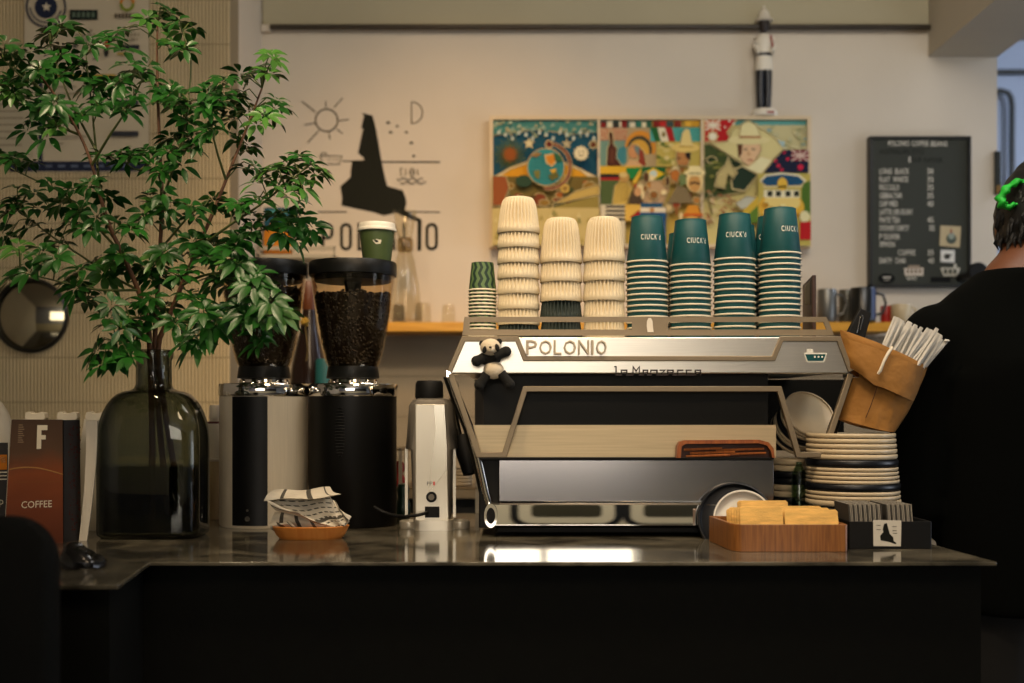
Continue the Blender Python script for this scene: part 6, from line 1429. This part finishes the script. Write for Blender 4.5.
b = MB(); b.lathe([(9.5 * k, zt4 + .0005), (10.5 * k, zt4 + .004), (10.5 * k, z_(432)), (9.5 * k, z_(427)), (6 * k, z_(421)), (4.6 * k, z_(419)), (4.6 * k, z_(417)), (0, z_(417))], 28, (xq, Yq, 0), wpl); b.build('body', parent=sqb, smooth=45)
b = MB(); b.lathe([(5.6 * k, z_(419)), (5.9 * k, z_(418)), (5.4 * k, z_(406.5)), (4.6 * k, z_(405)), (0, z_(405))], 24, (xq, Yq, 0), wpl); b.build('cap', parent=sqb, smooth=45)
b = MB(); b.lathe([(7.6 * k, z_(423.5)), (7.9 * k, z_(422.8)), (6.8 * k, z_(421.4))], 24, (xq, Yq, 0), mat('neck_ring', '#5a1a18', .4), cap=False); b.build('neck_ring', parent=sqb)
# wire rack beside the tamper
Yr_ = 2.62; rk_ = thing('wire_rack', (P(425, 0, Yr_).x, Yr_, CT), 'pale metal two-shelf rack behind the tamper', 'rack'); zr = lambda y: P(0, y, Yr_).z
pmt = mat('rack_metal', '#a59a86', .4, .5)
xr0, xr1 = P(403, 0, Yr_).x, P(478, 0, Yr_).x
for x in (xr0, xr1):
    for y in (Yr_ - .06, Yr_ + .08): b = MB(); b.box((x - .004, y - .004, CT - .0 if y < 2.54 else zk if y > YBk else 0), (x + .004, y + .004, zr(447)), pmt); b.build('post', parent=rk_)
for yy in (448, 486): b = MB(); b.box((P(394, 0, Yr_).x, Yr_ - .064, zr(yy) - .004), (xr1 + .004, Yr_ + .084, zr(yy) + .001), mat('rack_shelf', '#8a7656', .35, .3)); b.build('shelf', parent=rk_, bevel=.001)
def lathe_thing(name, cx, Y, prof, m, lab, cat, zbase=None):
    b = MB(); k = Y / F; pts = [(r * k, P(0, y, Y).z if y is not None else zbase) for r, y in prof]
    if zbase is not None: pts = [(r, max(z, zbase)) for r, z in pts]
    b.lathe(pts, 28, (P(cx, 0, Y).x, Y, 0), m); return tag(b.build(name, smooth=50), lab, cat)
zsr = zr(486) + .0015
lathe_thing('red_canister', 399.5, 2.60, [(5.5, 488), (6, 484), (5.5, 478), (3.2, 473.5), (5.2, 470), (5.2, 464), (3, 461), (0, 460.5)], mat('red_plastic', '#a80f12', .35), 'small waisted red plastic canister on the rack beside the black grinder', 'canister', zsr)
for i, y in enumerate((484, 480.5, 477, 473.5, 470)):
    b = plate_proto(13 * 2.62 / F, .0075, cerc); x = P(459 + (i % 2) * .6, 0, 2.62).x; z = zsr + i * .0078; b.v = [v + Vector((x, 2.62, z)) for v in b.v]
    tag(b.build('saucer', smooth=50, loc=(x, 2.62, z)), f'small cream saucer, {place(4 - i, 5)} on the rack behind the tamper', 'saucer', 'saucers on the rack')
b = plate_proto(9 * 2.6 / F, .014, cerc); x = P(420, 0, 2.6).x; b.v = [v + Vector((x, 2.60, zsr)) for v in b.v]; tag(b.build('cream_bowl', smooth=50), 'small cream dish on the rack beside the red canister', 'dish')
lathe_thing('green_ball_jar', 401, 2.56, [(7, 530), (8, 524), (8, 504), (6.5, 498), (4, 495), (0, 494)], mat('dark_green_glaze', '#12301f', .3), 'dark green rounded jar below the rack beside the black grinder', 'jar', CT + .0005) if False else None
b = MB(); xg = P(403, 0, 2.44).x; k = 2.44 / F; b.lathe([(6 * k, CT), (7.5 * k, CT + .008), (7.5 * k, CT + .03), (5.5 * k, CT + .04), (5.5 * k, CT + .05), (6.6 * k, CT + .06), (5 * k, CT + .072), (0, CT + .075)], 24, (xg, 2.44, 0), mat('dark_green_glaze', '#12301f', .3)); tag(b.build('green_jar', smooth=50), 'dark green rounded jar on the counter between grinder and tamper', 'jar')
# amber jar, teal tin and dried flower between the hoppers
Yj = 2.9; k = kY(Yj); xj = P(309, 0, Yj).x; zj = lambda y: P(0, y, Yj).z
aj = thing('amber_jar', (xj, Yj, zk), 'tall dark amber glass jar with orange top seen between the two hoppers', 'jar'); amb = mat('amber_glass', '#1a0c05', .2)
b = MB(); b.lathe([(17 * k, zk), (19 * k, zk + .01), (19 * k, zj(385)), (17 * k, zj(365)), (9 * k, zj(330)), (6.5 * k, zj(310)), (0, zj(310))], 32, (xj, Yj, 0), amb); b.build('body', parent=aj, smooth=50)
b = MB(); b.lathe([(6.6 * k, zj(310)), (7 * k, zj(308)), (8 * k, zj(286)), (6 * k, zj(281)), (0, zj(280))], 24, (xj, Yj, 0), mat('orange_top', '#54290a', .4)); b.build('top', parent=aj, smooth=50)
fl_ = thing('dried_flower', P(304, 360, 2.86), 'small dried yellow flower between the two hoppers', 'flower')
b = MB(); 
for i in range(26):
    a_ = rk.uniform(0, 6.28); e_ = rk.uniform(-1.2, 1.4); p = P(305, 322, 2.86); dv = Vector((math.cos(a_) * math.cos(e_), math.sin(a_) * math.cos(e_), math.sin(e_))); b.ball(p + dv * .009, (.004, .004, .004), mat('flower_yellow', '#9a7a24', .8), 6)
b.ball(P(305, 322, 2.86), .009, mat('flower_yellow', '#9a7a24'), 8); b.build('head', parent=fl_, smooth=80)
b = MB(); b.tube([P(305, 324, 2.86), P(308, 350, 2.86), P(303, 385, 2.86), Vector((P(304, 0, 2.86).x, 2.86, zk))], .0018, 6, mat('dry_stem', '#5a4a20', .8)); b.build('stem', parent=fl_)
lathe_thing('teal_tin', 325, 2.86, [(9, 490), (9.5, 480), (9.5, 362), (8.6, 359), (0, 359)], mat('teal_tin', '#1d5a5c', .4), 'teal tin standing behind the black grinder', 'tin', zk)
# dark round pan-like thing by the shoulder
b = MB(); c = P(979, 272, 3.42); b.loft([[c + Vector((q_ * math.cos(2 * PI * i / 28), y_, q_ * math.sin(2 * PI * i / 28))) for i in range(28)] for q_, y_ in ((.026, 0), (.030, .004), (.030, .015), (.012, .02), (.012, WY - 3.42))], rubber); tag(b.build('coat_knob', smooth=40), 'round black knob on the white wall just above the shoulder', 'knob')

# ================================================================ the person at the counter's end
YPn = 2.19; kq = YPn / F
px = lambda x: (x - 512) * kq
pzz = lambda y: CZ + (HZ - y) * kq
pe = thing('person', (px(1048), YPn, 0), 'person in black clothes seen from behind at the end of the counter', 'person')
skin = mat('skin', '#643b22', .55, var=.05, vscale=20); cloth_b = mat('shirt_black', '#020302', .95, spec=.08); hair_m = mat('hair_black', '#060606', .55, var=.3, vscale=200, aniso=(1, 1, .1)); trous = mat('trousers_black', '#08090a', .9)
cxp = px(1048)
def ell_ring(cx_, cy_, z, rx, ry, n=28, p=.85, tx=0, ty=0):
    return [Vector((cx_ + rx * (abs(math.cos(a)) ** p) * (1 if math.cos(a) > 0 else -1), cy_ + ry * (abs(math.sin(a)) ** p) * (1 if math.sin(a) > 0 else -1), z + tx * math.cos(a) + ty * math.sin(a))) for a in [2 * PI * i / n for i in range(n)]]
sh = pzz(332)   # shoulder joint
hd_c = Vector((px(1056), YPn + .05, pzz(219)))
def limb(b, pts, rs, m=None, seg=14):
    # resampled tapered limb with rounded ends
    b.tube(pts, rs, seg, m); b.ball(pts[0], rs[0], m, 14); b.ball(pts[-1], rs[-1], m, 14)
    for p, r in zip(pts[1:-1], rs[1:-1]): b.ball(p, r * 1.0, m, 14)
def body_shape(b, g=0.0, top=True, arms='full', legs=True):
    Zs = [(.90, .170, .118), (.98, .165, .112), (1.08, .160, .106), (1.18, .178, .112), (1.27, .200, .114), (1.325, .215, .102), (1.37, .205, .082), (1.405, .170, .072), (1.435, .128, .068), (1.452, .108, .066)]
    b.loft([ell_ring(cxp, YPn + (.02 if z > 1.3 else 0), z, rx + g, ry + g) for z, rx, ry in Zs])
    for s in (-1, 1):
        S = Vector((cxp + s * .205, YPn + .015, 1.315)); E = Vector((cxp + s * .240, YPn + .03, 1.02)); W_ = Vector((cxp + s * .13, YPn + .29, 1.08))
        if arms == 'full': limb(b, [S, S.lerp(E, .5) + Vector((s * .012, 0, 0)), E, E.lerp(W_, .45), W_], [.062, .054, .044, .043, .030])
        else: limb(b, [S, S.lerp(E, .3), S.lerp(E, .65), S.lerp(E, 1.08)], [.060 + g, .056 + g, .054 + g, .054 + g])
bd = MB(); body_shape(bd)
bd.loft([ell_ring(cxp, YPn + .02, 1.42, .125, .068), ell_ring(cxp, YPn + .025, 1.462, .104, .066), ell_ring(px(1052), YPn + .033, 1.488, .084, .064), ell_ring(px(1054), YPn + .04, 1.515, .066, .062), ell_ring(px(1056), YPn + .045, 1.55, .062, .07)])
bd.ball(hd_c, (.076, .096, .118), None, 24); bd.ball(hd_c + Vector((0, .055, -.07)), (.045, .05, .045), None, 14); bd.ball(hd_c + Vector((0, .102, -.012)), (.014, .02, .022), None, 10)
for s in (-1, 1):
    bd.ball(hd_c + Vector((s * .079, .012, -.012)), (.012, .020, .032), None, 12)
    W_ = Vector((cxp + s * .13, YPn + .29, 1.08)); dirn = Vector((-s * .35, 1, .0)).normalized(); sdv = Vector((1, .35 * s, 0)).normalized()
    bd.ball(W_ + dirn * .045, (.036, .05, .016), None, 14)
    for f_i, (o_, ln) in enumerate(((-.027, .062), (-.009, .072), (.009, .068), (.026, .052))):
        p = W_ + dirn * .085 + sdv * o_; limb(bd, [p, p + dirn * ln * .5 + Vector((0, 0, -.006)), p + dirn * ln * .9 + Vector((0, 0, -.022))], [.0092, .0088, .0075], None, 10)
    p = W_ + dirn * .035 + sdv * (-s * .032); limb(bd, [p, p + sdv * (-s * .022) + dirn * .026, p + sdv * (-s * .026) + dirn * .055], [.0105, .0098, .0085], None, 10)
    H = Vector((cxp + s * .085, YPn, .90)); Kn = Vector((cxp + s * .10, YPn + .02, .49)); An = Vector((cxp + s * .105, YPn - .02, .085))
    limb(bd, [H, H.lerp(Kn, .5), Kn, Kn.lerp(An, .35) + Vector((0, -.012, 0)), An], [.090, .078, .056, .054, .038]); bd.ball(An + Vector((0, .055, -.045)), (.045, .12, .04), None, 16)
body = bd.build('body', skin, parent=pe)
body.data.materials.clear(); body.data.materials.append(skin)
rm = body.modifiers.new('Remesh', 'REMESH'); rm.mode = 'VOXEL'; rm.voxel_size = .008; rm.use_smooth_shade = True
sm_ = body.modifiers.new('Smooth', 'SMOOTH'); sm_.iterations = 4; sm_.factor = .5
b = MB(); body_shape(b, .014, arms='short')
b.loft([ell_ring(cxp, YPn, z, r_, r2) for z, r_, r2 in ((.80, .205, .14), (.95, .205, .138), (1.1, .205, .13), (1.25, .225, .128))])
st = b.build('shirt', cloth_b, parent=pe); st.data.materials.clear(); st.data.materials.append(cloth_b)
rm = st.modifiers.new('Remesh', 'REMESH'); rm.mode = 'VOXEL'; rm.voxel_size = .010; rm.use_smooth_shade = True
sm_ = st.modifiers.new('Smooth', 'SMOOTH'); sm_.iterations = 6; sm_.factor = .5
b = MB(); b.loft([ell_ring(cxp, YPn, .84, .172, .12), ell_ring(cxp, YPn, .96, .168, .118)])
for s in (-1, 1):
    H = Vector((cxp + s * .085, YPn, .88)); Kn = Vector((cxp + s * .10, YPn + .02, .49)); An = Vector((cxp + s * .105, YPn - .02, .085))
    limb(b, [H, H.lerp(Kn, .5), Kn, Kn.lerp(An, .4), An], [.100, .090, .070, .064, .058])
tr2 = b.build('trousers', trous, parent=pe); tr2.data.materials.clear(); tr2.data.materials.append(trous)
rm = tr2.modifiers.new('Remesh', 'REMESH'); rm.mode = 'VOXEL'; rm.voxel_size = .012; rm.use_smooth_shade = True
for s in (-1, 1):
    b = MB(); An = Vector((cxp + s * .105, YPn + .035, .0)); b.loft([ell_ring(An.x, An.y + .02, z, rx, ry, 24, .8) for z, rx, ry in ((.0, .052, .14), (.03, .054, .142), (.06, .052, .13), (.10, .048, .085))], trous); b.build('shoe', parent=pe, smooth=50)
# hair: a full cap over the back of the head with short tufts at the nape
b = MB(); n = 36; rows = 20; vs = []
for j in range(rows + 1):
    t = .02 + (PI * .60 - .02) * j / rows
    for i in range(n):
        a = 2 * PI * i / n; d = Vector((math.sin(t) * math.cos(a), math.sin(t) * math.sin(a), math.cos(t)))
        front = max(0, d.y) ; lim = 1 if d.z > -.1 else (1 if d.y < .35 else .0)
        g_ = 1.11 + .05 * noise.noise(d * 6) + .025 * noise.noise(d * 22)
        if d.y > .45 and d.z < .35: g_ = .9
        if d.z < -.35: g_ *= .97
        vs.append(hd_c + Vector((d.x * .082 * g_, d.y * .100 * g_ - .004, d.z * .120 * g_)))
fs = [(j * n + i, (j + 1) * n + i, (j + 1) * n + (i + 1) % n, j * n + (i + 1) % n) for j in range(rows) for i in range(n)]; fs.append(tuple(range(n))[::-1]); fs.append(tuple(rows * n + i for i in range(n)))
b.add(vs, fs, hair_m)
for k_ in range(150):
    a = rk.uniform(PI * .95, PI * 2.05); t = rk.uniform(.3, .60) * PI; d = Vector((math.sin(t) * math.cos(a), math.sin(t) * math.sin(a), math.cos(t))); p = hd_c + Vector((d.x * .087, d.y * .106 - .004, d.z * .127))
    b.tube([p, p + d * .006 + Vector((rk.uniform(-.003, .003), 0, -.012)), p + d * .004 + Vector((rk.uniform(-.005, .005), 0, -.026))], [.005, .004, .001], 5, hair_m)
b.build('hair', parent=pe, smooth=70)
# bright green hair tie
gm_ = mat('green_fabric', '#12a82a', .6, var=.25, vscale=40); b = MB(); c = P(1015, 194, YPn + .0)
n = 40; vs = []
for j in range(9):
    for i in range(n):
        a = 2 * PI * i / n; w_ = 2 * PI * j / 9; rr_ = .034 + (.011 + .004 * math.sin(9 * a)) * math.cos(w_)
        vs.append(c + Vector((rr_ * math.cos(a) * .8, (.012) * math.sin(w_) + .004 * math.sin(7 * a), rr_ * math.sin(a) * .62 + .006 * math.cos(a) * 2)))
fs = [(j * n + i, j * n + (i + 1) % n, ((j + 1) % 9) * n + (i + 1) % n, ((j + 1) % 9) * n + i) for j in range(9) for i in range(n)]
b.add(vs, fs, gm_); o = b.build('hair_tie', parent=pe, smooth=70); o['label'] = 'bright green ruffled hair tie'
